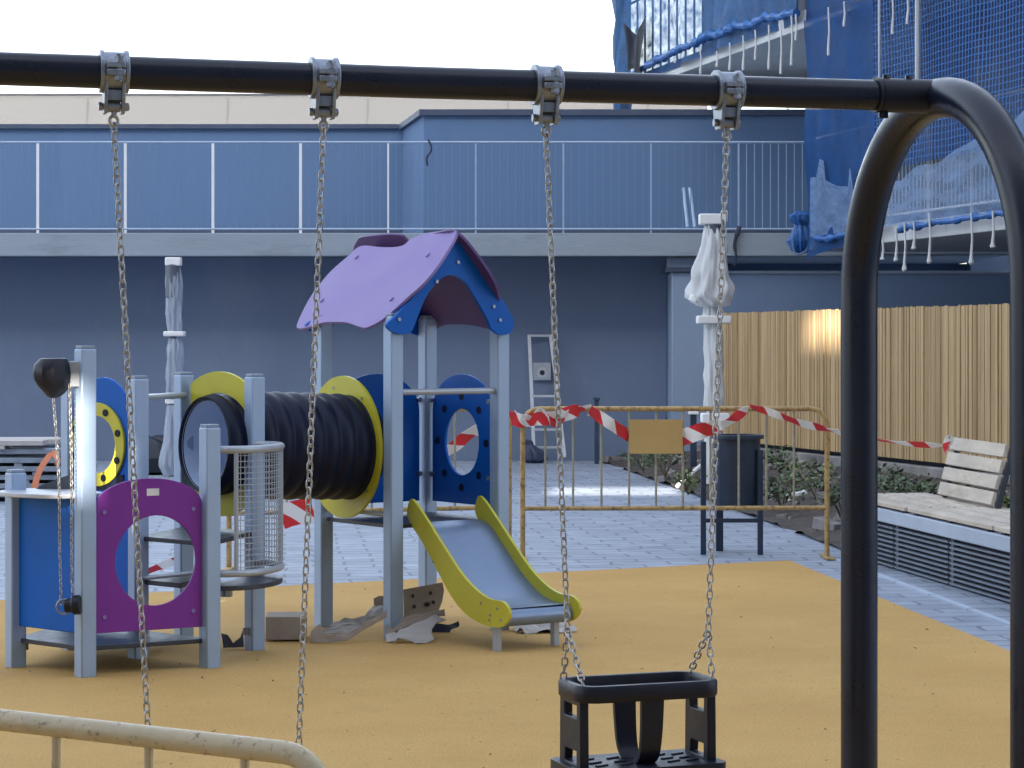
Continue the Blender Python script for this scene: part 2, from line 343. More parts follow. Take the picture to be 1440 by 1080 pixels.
def chain_links(mb, pts, pitch=.0245, wire=.0027, width=.0085, tw0=.6):
    """interlocking oval links along a polyline"""
    segs = [(pts[i], pts[i+1]) for i in range(len(pts)-1)]; flip = 0
    for a, b in segs:
        d = b-a; n = max(1, round(d.length/pitch)); t = d.normalized()
        e1 = t.cross(V((0, 1, 0.2))).normalized(); e2 = t.cross(e1)
        for i in range(n):
            c = a+d*((i+.5)/n); ang = tw0+(PI/2 if flip % 2 else 0)+.12*math.sin(i*1.7); flip += 1
            s = e1*math.cos(ang)+e2*math.sin(ang); hl = d.length/n/2+wire*.9-width+.001
            path = [c+t*(hl+width*math.sin(x))+s*width*math.cos(x) for x in (0, PI/4, PI/2, 3*PI/4, PI)] + \
                   [c+t*(-hl+width*math.sin(x))+s*width*math.cos(x) for x in (PI, 5*PI/4, 3*PI/2, 7*PI/4, 2*PI)]
            mb.tube(path, wire, 6, closed=True)
    return mb
def ribbon(mb, pts, width, twist=None, up=Z, t=.0012, u0=0.):
    """thin plastic tape: two-sided strip with UVs in metres"""
    n = len(pts); u = u0; o = len(mb.v); vs = []
    for i, p in enumerate(pts):
        a = pts[max(0, i-1)]; b = pts[min(n-1, i+1)]; tg = (b-a).normalized()
        w = up-tg*up.dot(tg); w = w.normalized() if w.length > 1e-4 else V((0, 1, 0)); s = tg.cross(w)
        an = twist[i] if twist else 0; w2 = w*math.cos(an)+s*math.sin(an); nn = tg.cross(w2)*t
        if i: u += (p-pts[i-1]).length
        wd = width[i] if isinstance(width, (list, tuple)) else width
        for k, q in enumerate((p-w2*wd/2+nn, p+w2*wd/2+nn, p+w2*wd/2-nn, p-w2*wd/2-nn)):
            mb.uv[o+i*4+k] = (u, (-wd/2 if k in (0, 3) else wd/2))
            vs.append(q)
    fs = []
    for i in range(n-1):
        for k in range(4): fs.append((i*4+k, i*4+(k+1) % 4, (i+1)*4+(k+1) % 4, (i+1)*4+k))
    fs += [(0, 1, 2, 3), tuple((n-1)*4+k for k in range(4))]
    mb.add(vs, fs); return mb

# ================================================================ SETTING
gm = MB(); gm.box2(-400, 400, -200, 700, -.5, -.004); struct('ground', gm, 'paving')
pv = MB(); pv.box2(-30, 30, -4, 36, -.05, .0); struct('paving', pv, 'paving')
e0, e1, e2 = G(0, 845), G(1110, 789), G(1440, 925)
d01 = (e1-e0).normalized(); d12 = (e2-e1).normalized()
poly = [e0-d01*14, e1, e1+d12*17.5, V((-17, e1.y-17.5, 0)), ]
pg = MB(); pg.slab([[V((p.x, p.y, -.006)) for p in poly]], Z, .024); struct('playground_surface', pg, 'ochre')
kb = MB()
kn = V((-d12.y, d12.x, 0)); kn = kn if kn.x > 0 else -kn
for i in range(22):
    a = e1+d12*(i*.8+.01)+kn*.36; b = e1+d12*(i*.8+.79)+kn*.36
    kb.box((a+b)/2+V((0, 0, .004)), ((b-a).length, .045, .016), d12, kn)
struct('paving_kerb', kb, 'benchcon')
# planter bed (soil) to the right of the paved path
pl = lambda y: 1.277+.0978*(30.1-y)
def soil(u, v):
    y = 13+u*19.5; x0 = pl(y)+.02
    if y < 17.6: x0 = max(x0, 2.588+(16.55-y)*.157+.25*min(1, (17.6-y)/.4))
    x1 = 3.0+.25*(31.2-y)+.6
    x = x0+(x1-x0)*v; h = .02+.16*min(1, v*3)+.05*mnoise.noise(V((x*1.3, y*1.3, 0)))+.03*mnoise.noise(V((x*4, y*4, 3)))
    return V((x, y, h))
sm = MB(); sm.grid(soil, 120, 26); struct('soil', sm, 'soil')
rb = MB()
for i in range(330):
    u = random.random(); v = random.random()**1.1*.9; p = soil(u, v); r = random.choice((.02, .03, .04, .06, .09))
    ax = V((random.uniform(-1, 1), random.uniform(-1, 1), random.uniform(-.3, .3))).normalized(); ay = ax.cross(Z).normalized()
    rb.box(p+Z*r*.2, (r*2*random.uniform(.6, 1.6), r*1.3, r), ax, ay, ax.cross(ay))
tag(rb.build('rubble', 'stone', bevel=.006), 'grey rubble and clods scattered over the planter soil', 'rubble', kind='stuff')
lm = MB()
for i in range(170):
    x = random.uniform(-4.2, 2.4); y = random.uniform(6, 15.2); p = V((x, y, .008)); r = random.uniform(.006, .014)
    a = random.uniform(0, 6.3); ax = V((math.cos(a), math.sin(a), random.uniform(-.1, .5))).normalized(); ay = ax.cross(Z).normalized()
    lm.add([p-ax*r, p+ay*r*.4+Z*.003, p+ax*r+Z*.004, p-ay*r*.4], [(0, 1, 2, 3)])
tag(lm.build('leaf_litter', 'stem'), 'tiny dry leaves scattered on the ochre rubber ground', 'leaves', kind='stuff')

# ================================================================ BACK TERRACE BUILDING
tb = thing('terrace_building', (0, 31.4, 0), 'long blue grey building with projecting terrace slab behind the playground', 'building')
m = MB(); m.box2(-16, 2.07, 31.4, 31.8, 0, 2.72); m.build('lower_wall', 'lowwall', tb)
m = MB(); m.box2(2.63, 12, 30.62, 31, 0, 2.47); m.build('recessed_wall', 'bandwall', tb)
m = MB(); m.tube([V((2.67, 30.66, 2.497)), V((9, 30.66, 2.497))], .025, 8); m.build('wall_pipe', 'baluster', tb)
m = MB(); m.box2(2.63, 18, 34, 34.3, 2.0, 2.722); m.box2(6.55, 12, 33.5, 33.8, 2.0, 5.4); m.build('dark_recess', 'lowwall', tb)
m = MB(); m.box2(-16, 6.5, 30.42, 37, 2.725, 2.90); m.box2(-16, 4.4, 30.38, 30.5, 2.70, 3.0); m.build('terrace_slab', 'concrete', tb, bevel=.01)
m = MB(); m.box2(-16, -1.68, 36, 36.4, 2.9, 4.86); m.build('upper_wall', 'upwall', tb)
m = MB(); m.box2(-1.27, 9, 33.7, 36.6, 2.9, 4.84)
m.add([V((-1.68, 36.0, 2.9)), V((-1.27, 33.7, 2.9)), V((-1.27, 33.7, 4.84)), V((-1.68, 36.0, 4.84)), V((-1.2, 36.3, 2.9)), V((-1.2, 36.3, 4.84))], [(0, 1, 2, 3), (0, 3, 5, 4)])
m.build('side_block', 'upwall', tb)
m = MB(); m.box2(-16, -1.70, 35.93, 36.42, 4.862, 4.93); m.build('coping', 'coping', tb)
m = MB(); m.slab([[V((-1.75, 36.05, 4.885)), V((-1.33, 33.64, 4.885)), V((9, 33.64, 4.885)), V((9, 36.5, 4.885)), V((-1.75, 36.5, 4.885))]], Z, .085); m.build('coping', 'coping', tb)
m = MB(); m.box2(-16, -1.70, 35.96, 35.997, 2.9, 3.34); m.build('shade_strip', 'coping', tb)  # this dark strip and the next stand in for shade at the wall foot
m = MB(); m.box2(-1.27, 9, 33.66, 33.697, 2.9, 3.225); m.build('shade_strip', 'coping', tb)
m = MB(); m.box2(2.08, 2.62, 30.55, 31.9, 0, 2.50); m.build('pillar', 'pillar', tb, bevel=.015)
m = MB(); m.box2(2.0, 2.66, 30.5, 31.9, 2.503, 2.56); m.build('pillar_cap', 'coping', tb)
# railing
ry = 30.46
rl = thing('terrace_railing', (0, ry, 3.0), 'thin white metal railing with vertical bars along the terrace edge', 'railing')
zt = P(0, 200, ry).z; zb = P(0, 322, ry).z
m = MB(); m.tube([V((-9, ry, zt)), V((3.97, ry, zt))], .014, 8); m.build('top_rail', 'farpost', rl)
m = MB(); m.tube([V((-9, ry, zb)), V((3.97, ry, zb))], .013, 8); m.build('bottom_rail', 'farpost', rl)
pxs = [53+i*123.2 for i in range(-4, 9)]
for i, x in enumerate(pxs):
    X = (x-720)*ry/F
    w = .036 if x < 500 else .022
    m = MB(); m.box((X, ry+.002, (zt+3.002)/2), (w, .014, zt-3.002)); m.build('post', 'white' if x < 600 else 'farpost', rl)
    X2 = (x+123.2-720)*ry/F
    m = MB()
    for k in range(1, 11):
        xx = X+(X2-X)*k/11
        if xx < 3.98: m.box((xx, ry+.001, (zt+zb)/2), (.0085, .008, zt-zb))
    m.build('railing_panel', 'thinbar' if x < 1000 else 'farpost', rl)  # right-hand bars paler: the light they reflect is put into the colour
for (xa, xb, yy, nm, lb) in ((-40, 46, 328, 'board', 'white board lying on the terrace slab at the far left edge'), (68, 95, 325, 'board', 'short white offcut on the terrace slab beside the second railing post'), (170, 201, 329, 'board', 'thin pale strip on the terrace slab behind the leftmost swing chain')):
    a = P(xa, yy, 30.7); b = P(xb, yy, 30.7); m = MB(); m.box(((a.x+b.x)/2, 30.85, 3.0-.055), (b.x-a.x, .2, .1)); m.v = [V((p.x, p.y, p.z+.02)) for p in m.v]
    tag(m.build(nm, 'white', bevel=.008), lb, 'board')
for k, (a, b, lb) in enumerate((((961, 265), (967, 320), 'left one of two pale blue poles leaning behind the railing'), ((970, 265), (977, 320), 'right one of two pale blue poles leaning behind the railing'))):
    m = MB(); m.tube([P(*b, 30.75), P(*a, 31.3)], .022, 8); tag(m.build('pole', 'pipe'), lb, 'pole', 'poles leaning on the terrace')
m = MB(); m.tube(cr([P(1040, 319, 30.36), P(1036, 330, 30.33), P(1033, 345, 30.34), P(1035, 358, 30.33), P(1033, 374, 30.33)], 4, False), [.03]*5+[.022]*6+[.016]*6, 7); tag(m.build('cord', 'cord'), 'dark cord hanging over the slab edge beside the wrapped lamp', 'cord')
m = MB(); m.tube(cr([P(602, 196, 30.42), P(606, 205, 30.42), P(606, 213, 30.42), P(600, 222, 30.42), P(601, 233, 30.42)], 4, False), .014, 6); tag(m.build('cable', 'cord'), 'short black cable dangling from the terrace top rail', 'cable')
# cream building beyond
cb = thing('warehouse', (0, 60, 0), 'long cream panelled building showing above the blue grey wall', 'building')
m = MB(); m.box2(-30, 5, 60, 80, 0, 7.94); m.build('wall', 'cream', cb)
m = MB(); m.box2(-30.1, 5.1, 59.92, 80, 7.945, 8.03); m.build('parapet_trim', 'white', cb)
for i in range(-3, 8):
    x = P(118+197*i, 150, 60).x; m = MB()
    m.add([V((x-.02, 59.985, 5)), V((x+.02, 59.985, 5)), V((x+.12, 59.985, 7.86)), V((x+.08, 59.985, 7.86))], [(0, 1, 2, 3)]); m.build('panel_joint', 'seam', cb)

# ================================================================ RIGHT BUILDING UNDER WORKS
def E(y): return 3.53+.241*(29.9-y)
eN = V((-1, -.241, 0)).normalized(); eT = V((-.241, 1, 0)).normalized()
def onE(x, y, off=0.):
    """point on the balcony edge plane behind image point"""
    p0 = V((E(25), 25, 0))+eN*off; return RP(x, y, p0, eN)
bb = thing('apartment_block', (6, 27, 0), 'apartment block under works with white balcony slabs and blue nets on the right', 'building')
def edge_slab(y0, y1, z0, z1, name, m, back=5, off=0):
    mb = MB(); a = V((E(y0), y0, 0))+eN*off; b = V((E(y1), y1, 0))+eN*off
    mb.slab([[V((p.x, p.y, (z0+z1)/2)) for p in (a, b, b+V((back, 0, 0)), a+V((back, 0, 0)))]], Z, z1-z0); return mb.build(name, m, bb, bevel=.01)
edge_slab(14, 29.6, 2.725, 2.93, 'balcony_slab', 'whiteslab')
edge_slab(14, 37.4, 5.52, 5.74, 'balcony_slab', 'whiteslab')
mb = MB(); a = V((E(14)+1.3, 14, 0)); b = V((E(37.4)+1.3, 37.4, 0))
for z0, z1, yb_ in ((2.932, 5.518, 29.0), (5.742, 9.6, 37.4)):
    b = V((E(yb_)+1.3, yb_, 0))
    mb.slab([[V((p.x, p.y, (z0+z1)/2)) for p in (a, b, b+V((4, 0, 0)), a+V((4, 0, 0)))]], Z, z1-z0)
mb.build('facade_wall', 'bldg', bb)
mb = MB(); a = V((E(14)+3.6, 14, 0)); b = V((E(30.4)+3.6, 30.4, 0)); mb.slab([[V((p.x, p.y, 1.36)) for p in (a, b, b+V((4, 0, 0)), a+V((4, 0, 0)))]], Z, 2.722); mb.build('ground_floor_wall', 'dark', bb)
for y0, y1 in ((19, 21.2), (22.2, 24.4), (25.4, 27.4)):
    mb = MB(); a = V((E(y0)+1.285, y0, 0)); b = V((E(y1)+1.285, y1, 0)); mb.slab([[V((a.x, a.y, 3.0)), V((b.x, b.y, 3.0)), V((b.x, b.y, 5.1)), V((a.x, a.y, 5.1))]], eN, .02)
    o = mb.build('window', 'dark', bb)
# railing along lower balcony
br = thing('balcony_railing', (E(23), 23, 2.93), 'white balcony railing of thin upright bars behind the nets', 'railing')
ze = 4.12
m = MB(); m.tube([V((E(y)+.1, y, ze)) for y in (16, 29.2)], .02, 8); m.build('top_rail', 'white', br)
m = MB(); m.tube([V((E(y)+.1, y, 3.04)) for y in (16, 29.2)], .015, 8); m.build('bottom_rail', 'white', br)
y = 16.
while y < 29:
    m = MB()
    for k in range(1, 11):
        yy = y+1.1*k/11; m.box((E(yy)+.1, yy, 3.58), (.011, .011, 1.06))
    m.build('railing_panel', 'white', br)
    m = MB(); m.box((E(y)+.1, y, 3.53), (.03, .03, 1.18)); m.build('post', 'white', br); y += 1.1
# upper railing
br2 = thing('upper_railing', (E(32), 32, 5.74), 'dark barred railing of the upper balcony seen through blue net', 'railing')
m = MB(); m.tube([V((E(y)+.1, y, 6.95)) for y in (20, 37.2)], .02, 8); m.build('top_rail', 'louvre', br2)
y = 20.
while y < 37:
    m = MB()
    for k in range(0, 4):
        yy = y+1.6*k/4; m.box((E(yy)+.1, yy, 6.34), (.03, .03, 1.2))
    m.build('railing_panel', 'louvre', br2); y += 1.6
def net(name, x0y, x1y, zlo, zhi, nu, nv, wob, m, label, off=.06, top=None, seed=0, grp='safety nets on the apartment block'):
    mb = MB()
    def fn(u, v):
        y = x0y+(x1y-x0y)*u; zl = zlo(u) if callable(zlo) else zlo; zh = zhi(u) if callable(zhi) else zhi
        z = zl+(zh-zl)*v
        q = mnoise.noise(V((y*.9+seed, z*.8, seed)))*wob+mnoise.noise(V((y*3.1, z*1.1+seed, 5)))*wob*.45
        return V((E(y), y, z))+eN*(off+q)
    mb.grid(fn, nu, nv, uv=(abs(x1y-x0y)*1.03, 2.6))
    return tag(mb.build(name, m, recalc=False), label, 'safety net', grp)
net('safety_net', 29.05, 26.9, lambda u: 2.62+.18*u, 5.56, 24, 30, .06, 'net_film', 'smooth deep blue net hanging full height left of the swing arch', .10, seed=3)
net('safety_net', 26.95, 17.5, 3.55, 5.7, 60, 24, .045, 'net_grid', 'open blue mesh net stretched across the balcony above the swing arch', .08, seed=8)
net('safety_net', 37.3, 29.3, lambda u: 5.62-.02*u, 7.6, 70, 24, .16, 'net_top', 'crumpled blue net over the upper balcony railing above the crossbar', .07, seed=15)
net('safety_net', 29.3, 21, lambda u: 5.58, 8.0, 50, 16, .14, 'net_film', 'blue net over the upper balcony at the top right corner', .07, seed=27)
net('gauze_net', 28.75, 20.5, lambda u: 2.88, lambda u: 3.42+.30*math.sin(u*7+2.5)*max(0, 1-u)+.42*u+.18*abs(mnoise.noise(V((u*9, 0, 2))))+(.22 if .02 < u < .05 or .15 < u < .17 else 0), 110, 20, .07, 'gauze', 'pale crumpled gauze sagging over the lower balcony railing', .16, seed=31)
# tall net wrapped round the far corner
m = MB(); cpt = P(875, 60, 37.2)
m.lathe([(.14+.03*math.sin(k*2.1), 5.2+k*.3) for k in range(14)], V((cpt.x, 37.2, 0)), seg=14, lump=.35)
tag(m.build('rolled_net', 'net_top'), 'rolled blue net column at the far upper corner of the apartment block', 'safety net')
M['black_film'] = sheet_mat('black_film', (.010, .012, .022), .95, .05, 3.)
net('tarpaulin', 36.5, 35.5, lambda u: 5.70+.1*math.sin(u*5), lambda u: 6.42+.12*math.sin(u*7+1), 16, 14, .14, 'black_film', 'black plastic tarpaulin draped beside the rolled net column', .20, seed=41)
def hem(name, ya, yb, z, r, label, wav=.03, m='hem', drop=None):
    pts = []; n = int(abs(yb-ya)*16)+4
    for i in range(n+1):
        u = i/n; y = ya+(yb-ya)*u
        zz = (z(u) if callable(z) else z)+wav*mnoise.noise(V((y*1.7, 1, 0)))+wav*.5*mnoise.noise(V((y*6, 3, 0)))
        pts.append(V((E(y), y, zz))+eN*(.17+.02*mnoise.noise(V((y*3, 4, 0)))))
    mb = MB(); mb.tube(pts, [r*(.5+1.1*abs(mnoise.noise(V((i*.83, 2, 7))))) for i in range(n+1)], 9)
    return tag(mb.build(name, m), label, 'net hem', 'rolled blue net hems')
hem('net_hem', 28.6, 26.6, lambda u: 2.86-.04*math.sin(u*6), .05, 'bunched blue net hem just left of the swing arch')
hem('net_hem', 26.1, 20.5, lambda u: 2.84+.07*u, .052, 'long rolled blue net hem inside the swing arch')
hem('net_hem', 36.9, 29.2, lambda u: 5.66+.16*math.sin(u*3), .075, 'rolled blue net hem along the upper white slab', .06)
# blue bag tied at the slab end
m = MB(); q = P(1127, 330, 29.3)
m.lathe([(.02, -.24), (.11, -.2), (.15, -.08), (.10, .05), (.06, .12), (.12, .18), (.13, .24), (.05, .29)], q, seg=40, lump=.45, fold=.35)
tag(m.build('net_bundle', 'hem'), 'knotted bundle of blue net hanging at the end of the terrace slab', 'net bundle')
m = MB(); m.tube(cr([P(1118, 318, 29.1), P(1114, 340, 29.05), P(1120, 357, 29.05), P(1134, 352, 29.05), P(1141, 335, 29.1)], 5, False), .014, 6); tag(m.build('rope', 'gauze'), 'pale rope loop round the knotted blue net bundle', 'rope')
ORD = ['first', 'second', 'third', 'fourth', 'fifth', 'sixth', 'seventh', 'eighth', 'ninth', 'tenth', 'eleventh', 'twelfth', 'thirteenth', 'fourteenth', 'fifteenth']
low = [(1241, 335, 366), (1260, 320, 368), (1272, 312, 382), (1285, 312, 351), (1307, 300, 371), (1366, 300, 372), (1396, 296, 349)]
upp = [(985, 70, 104), (1008, 72, 94), (1026, 60, 99), (1045, 50, 99), (1062, 42, 84), (1081, 35, 98), (1098, 35, 104), (1113, 22, 92), (1119, 20, 57), (1165, 10, 78), (1187, 2, 37), (1255, -10, 48), (1276, -10, 34)]
for lst, wh, g in ((low, 'below the lower balcony edge, counted from the left', 'cords under the lower balcony'), (upp, 'under the upper white slab, counted from the left', 'cords under the upper balcony')):
    for k, (x, ya, yb) in enumerate(lst):
        a = onE(x, ya, .22); b = onE(x, yb, .22); ln = (a-b).length
        m = MB(); m.tube([a, a+(b-a)*.5+V((.01, 0, 0)), a+(b-a)*.85, b+(a-b)*.04, b], [.011, .012, .017, .030 if lst is low else .018, .016], 7)
        tag(m.build('hanging_cord', 'mortar'), '%s pale mortar tipped cord %s' % (ORD[k], wh), 'cord', g)
for k, (x, lb) in enumerate(((1237, 'thin grey scaffold tube beside the left edge of the mesh net'), (1291, 'wider grey scaffold tube in front of the mesh net'))):
    a = onE(x, -20, .2); b = onE(x, 118, .2); m = MB(); m.tube([a, b], .018+.016*k, 8); tag(m.build('scaffold_tube', 'tubegrey'), lb, 'scaffold tube', 'scaffold tubes')

# ================================================================ TIMBER FENCE, PLANTER, SHRUBS
fa = V((2.68, 30.35, 0)); fb = V((4.92, 22.8, 0)); fd = (fb-fa).normalized(); fn_ = V((-fd.y, fd.x, 0)); fn_ = fn_ if fn_.x < 0 else -fn_
FL = (fb-fa).length+6; fe = thing('timber_fence', (fa+fd*FL/2), 'tall honey coloured fence of narrow upright boards under the balcony', 'fence')
k = 0
seglen = FL/5
for sgi in range(5):
    m = MB(); s = sgi*seglen
    while s < (sgi+1)*seglen-.005:
        w = random.choice((.024, .03, .036, .045, .06)); w = min(w, (sgi+1)*seglen-s)
        c = fa+fd*(s+w/2)+fn_*random.uniform(-.010, .010); zt_ = 1.958+random.uniform(-.008, .008); zb_ = .33
        m.box((c.x, c.y, (zt_+zb_)/2), (w-.003, .02, zt_-zb_), fd, fn_, Z); s += w
    m.build('board_panel', 'fence', fe)
for z in (.5, 1.2, 1.75):
    m = MB(); c = fa+fd*FL/2-fn_*.04; m.box((c.x, c.y, z), (FL, .04, .07), fd, fn_, Z); m.build('rail', 'fence', fe)
c = fa+fd*FL/2+fn_*.03; m = MB(); m.box((c.x, c.y, .215), (FL, .16, .13), fd, fn_, Z); tag(m.build('low_wall', 'stone', bevel=.01), 'low grey concrete plinth under the timber fence', 'wall')
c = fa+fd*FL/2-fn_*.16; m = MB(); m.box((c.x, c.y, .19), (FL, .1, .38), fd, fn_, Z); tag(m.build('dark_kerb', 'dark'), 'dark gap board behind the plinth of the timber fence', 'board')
def shrub(p, w, h, n, label, mt='leaf', ls=.05):
    r = thing('shrub', p, label, 'shrub', 'shrubs in the planter bed')
    m = MB()
    for k in range(6):
        a = random.uniform(0, 6.3); e = p+V((math.cos(a)*w*.35, math.sin(a)*w*.35, h*random.uniform(.6, .95)))
        m.tube([p-Z*.03, (p+e)/2+V((0, 0, .02)), e], [.008, .006, .003], 5)
    m.build('stem', 'stem', r)
    m = MB(); cl = [(random.uniform(-.4, .4)*w, random.uniform(-.4, .4)*w, random.uniform(.35, .95)*h) for _ in range(max(4, n//22))]
    for k in range(n):
        cx, cy, cz = random.choice(cl); s = min(w, h)*.17
        q = p+V((cx+random.gauss(0, s), cy+random.gauss(0, s), max(.02, cz+random.gauss(0, s))))
        d = V((random.uniform(-1, 1), random.uniform(-1, 1), random.uniform(-.4, .9))).normalized(); sd = d.cross(V((random.uniform(-1, 1), random.uniform(-1, 1), 1))).normalized()
        l = ls*random.uniform(.6, 1.4); nn = d.cross(sd)*l*.12
        m.add([q, q+d*l*.5+sd*l*.27+nn, q+d*l, q+d*l*.5-sd*l*.27+nn], [(0, 1, 2, 3)])
    m.build('foliage', mt, r)
SH = [(905, 668, .5, .30, 'low shrub behind the ochre sign plate', 'leaf', 27), (935, 664, .45, .35, 'small shrub right behind the sign plate of the barrier', 'leaf', 26), (968, 690, .4, .22, 'pale green tuft left of the litter bin', 'leaf2', 23),
      (1100, 690, .5, .4, 'dark shrub just right of the litter bin', 'leaf', 21), (1100, 652, .5, .32, 'low shrub at the foot of the timber fence right of the bin', 'leaf', 27), (1128, 668, .6, .38, 'bushy shrub between bin and barrier end', 'leaf', 24), (1150, 690, .55, .45, 'leafy shrub behind the rounded end of the barrier', 'leaf2', 22),
      (1178, 680, .5, .4, 'shrub partly hidden by the left edge of the dark swing leg', 'leaf', 21.5), (1185, 730, .45, .32, 'lower shrub beside the foot of the barrier', 'leaf', 19.5),
      (1250, 690, .55, .36, 'shrub just right of the dark swing leg', 'leaf', 20), (1275, 682, .55, .38, 'shrub midway between swing leg and bench backrest', 'leaf', 20.5), (1303, 690, .6, .36, 'shrub left of the bench backrest', 'leaf', 19.6), (1322, 672, .5, .4, 'shrub tucked behind the left edge of the bench backrest', 'leaf', 20.2),
      (1262, 668, .5, .3, 'small shrub at the plinth right of the swing leg', 'leaf', 22.5), (1418, 680, .4, .26, 'yellow green shrub right of the bench backrest', 'leaf2', 19), (1438, 700, .4, .24, 'low yellow green shrub at the right picture edge', 'leaf2', 18.5)]
for x, y, w, h, lb, mt, Y in SH:
    p = P(x, y, Y); q = V((p.x, Y, .12)); shrub(q, w, h*.75, 150, 'leafy '+lb if not lb.startswith(('leafy', 'bushy')) else lb, mt, .055)
m = MB(); m.tube([P(952, 684, 24.6), P(985, 655, 24.9)], .022, 7); tag(m.build('stick', 'foam'), 'pale stick leaning in the planter left of the bin', 'stick')
m = MB(); a = P(1109, 699, 21.2); b = P(1131, 694, 21.4); m.tube([a, b], .035, 8); tag(m.build('pipe_offcut', 'foam'), 'white pipe offcut lying in the planter right of the bin', 'pipe')

# ================================================================ BENCH
bA = V((2.588, 16.55, 0)); bB = V((3.013, 13.85, 0)); bd = (bB-bA).normalized(); bn = V((-bd.y, bd.x, 0)); bn = bn if bn.x > 0 else -bn   # bn = away from path
be = thing('bench', bA+bd*1.2, 'long concrete bench with louvred front and weathered wood seat on the right', 'bench')
L0, L1 = -.9, 4.2
def bp(s, d, z): return V((bA.x, bA.y, 0))+bd*s+bn*d+Z*z
c = (L0+L1)/2; LL = L1-L0
m = MB(); m.box(bp(c, .45, .362), (LL, .9, .095), bd, bn); m.build('concrete_beam', 'benchcon', be, bevel=.008)
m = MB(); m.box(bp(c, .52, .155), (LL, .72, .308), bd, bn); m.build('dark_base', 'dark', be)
s = L0+.05; k = 0
while s < L1-.1:
    e = min(s+1.12, L1); m = MB()
    for i in range(9):
        m.box(bp((s+e)/2, .045, 0.02+i*.033), (e-s-.03, .05, .013), bd, bn, V((0, 0, 1)))
    for q in (s+.012, e-.012): m.box(bp(q, .07, .153), (.022, .05, .30), bd, bn)
    m.build('louvre_grille', 'louvre', be); s = e
for s0, s1, nm in ((-.9, .56, 0), (.60, 2.2, 1), (2.24, 4.2, 2)):
    m = MB()
    for k in range(4):
        off = .05 if nm == 0 else .10
        m.box(bp((s0+s1)/2, off+.07+k*.17-(.04 if nm else 0)-.05, .440), (s1-s0, .142, .030), bd, bn)
    m.build('seat_planks', 'wood', be, bevel=.004)
    m = MB()
    for q in (s0+.12, (s0+s1)/2, s1-.12): m.box(bp(q, .32, .417), (.06, .6, .013), bd, bn)
    m.build('seat_batten', 'dark', be)
# reclined back panel
c0 = P(1320, 697, 17.0); c1 = P(1395, 713, 15.85); tl = P(1342, 612, 17.15); tr = P(1417, 625, 16.0)
ba = (c1-c0); bu = ((tl-c0)+(tr-c1))/2; bnm = ba.cross(bu).normalized()
m = MB()
for k in range(4):
    for q in range(1):
        v0 = k/4+.022; v1 = (k+1)/4-.022
        m.slab([[c0+bu*v0, c1+bu*v0, c1+bu*v1, c0+bu*v1]], bnm, .03)
bk = m.build('backrest', 'wood', be, bevel=.004)
for q in (.0, .985):
    m = MB(); o = c0+ba*q+ba.normalized()*.02-bnm*.03*(1 if bnm.y > 0 else -1)*0
    m.slab([[o-bnm*.035, o+ba.normalized()*.03-bnm*.035, o+ba.normalized()*.03+bu-bnm*.035, o+bu-bnm*.035]], bnm, .036); m.build('backrest_frame', 'dark', be)

# ================================================================ LITTER BIN, BOLLARDS, LAMPS, LADDER
yb_ = 17.45
bi = thing('litter_bin', P(1030, 780, yb_)*1, 'round dark grey litter bin on a post frame behind the rusty barrier', 'litter bin')
bi.location.z = 0; W[bi.name] = V(bi.location)
zt_ = P(0, 612, yb_).z
bc = P(1036, 0, yb_+.12)
m = MB(); prof = [(.165, .36), (.172, .38), (.176, zt_-.03), (.205, zt_-.028), (.205, zt_), (.15, zt_), (.148, .42), (.0, .42)]
m.lathe(prof, V((bc.x, yb_+.12, 0)), seg=28); m.build('bin_body', 'bin', bi)
for x in (989, 1069):
    q = P(x, 0, yb_); m = MB(); m.box((q.x, yb_, .42 if x < 1000 else .39), (.04, .04, .84 if x < 1000 else .78)); m.build('post', 'bin', bi, bevel=.004)
q = P(1012, 0, yb_+.3); m = MB(); m.box((q.x, yb_+.32, .2), (.055, .055, .4)); m.build('post', 'bin', bi, bevel=.004)
a = P(989, 732, yb_); b = P(1069, 732, yb_); m = MB(); m.box(((a.x+b.x)/2, yb_, a.z), (b.x-a.x-.04, .025, .03)); m.build('cross_bar', 'bin', bi)
for x, Y, yt, hid, lb in ((839, 30.6, 563, 8, 'slim dark bollard against the wall right of the ladder'), (975, 27.6, 583, 12, 'slim dark bollard in the planter left of the wrapped lamp')):
    q = P(x, yt, Y); r = thing('bollard', (q.x, Y, 0), lb, 'bollard', 'slim dark bollards'); w = hid*Y/F
    m = MB(); m.box((q.x, Y, q.z/2), (w*.75, w*.75, q.z)); m.build('body', 'bin', r, bevel=.006)
    m = MB(); m.box((q.x, Y, q.z+.02), (w*1.15, w*1.15, .034)); m.build('cap', 'bin' if x < 900 else 'foam', r, bevel=.006)
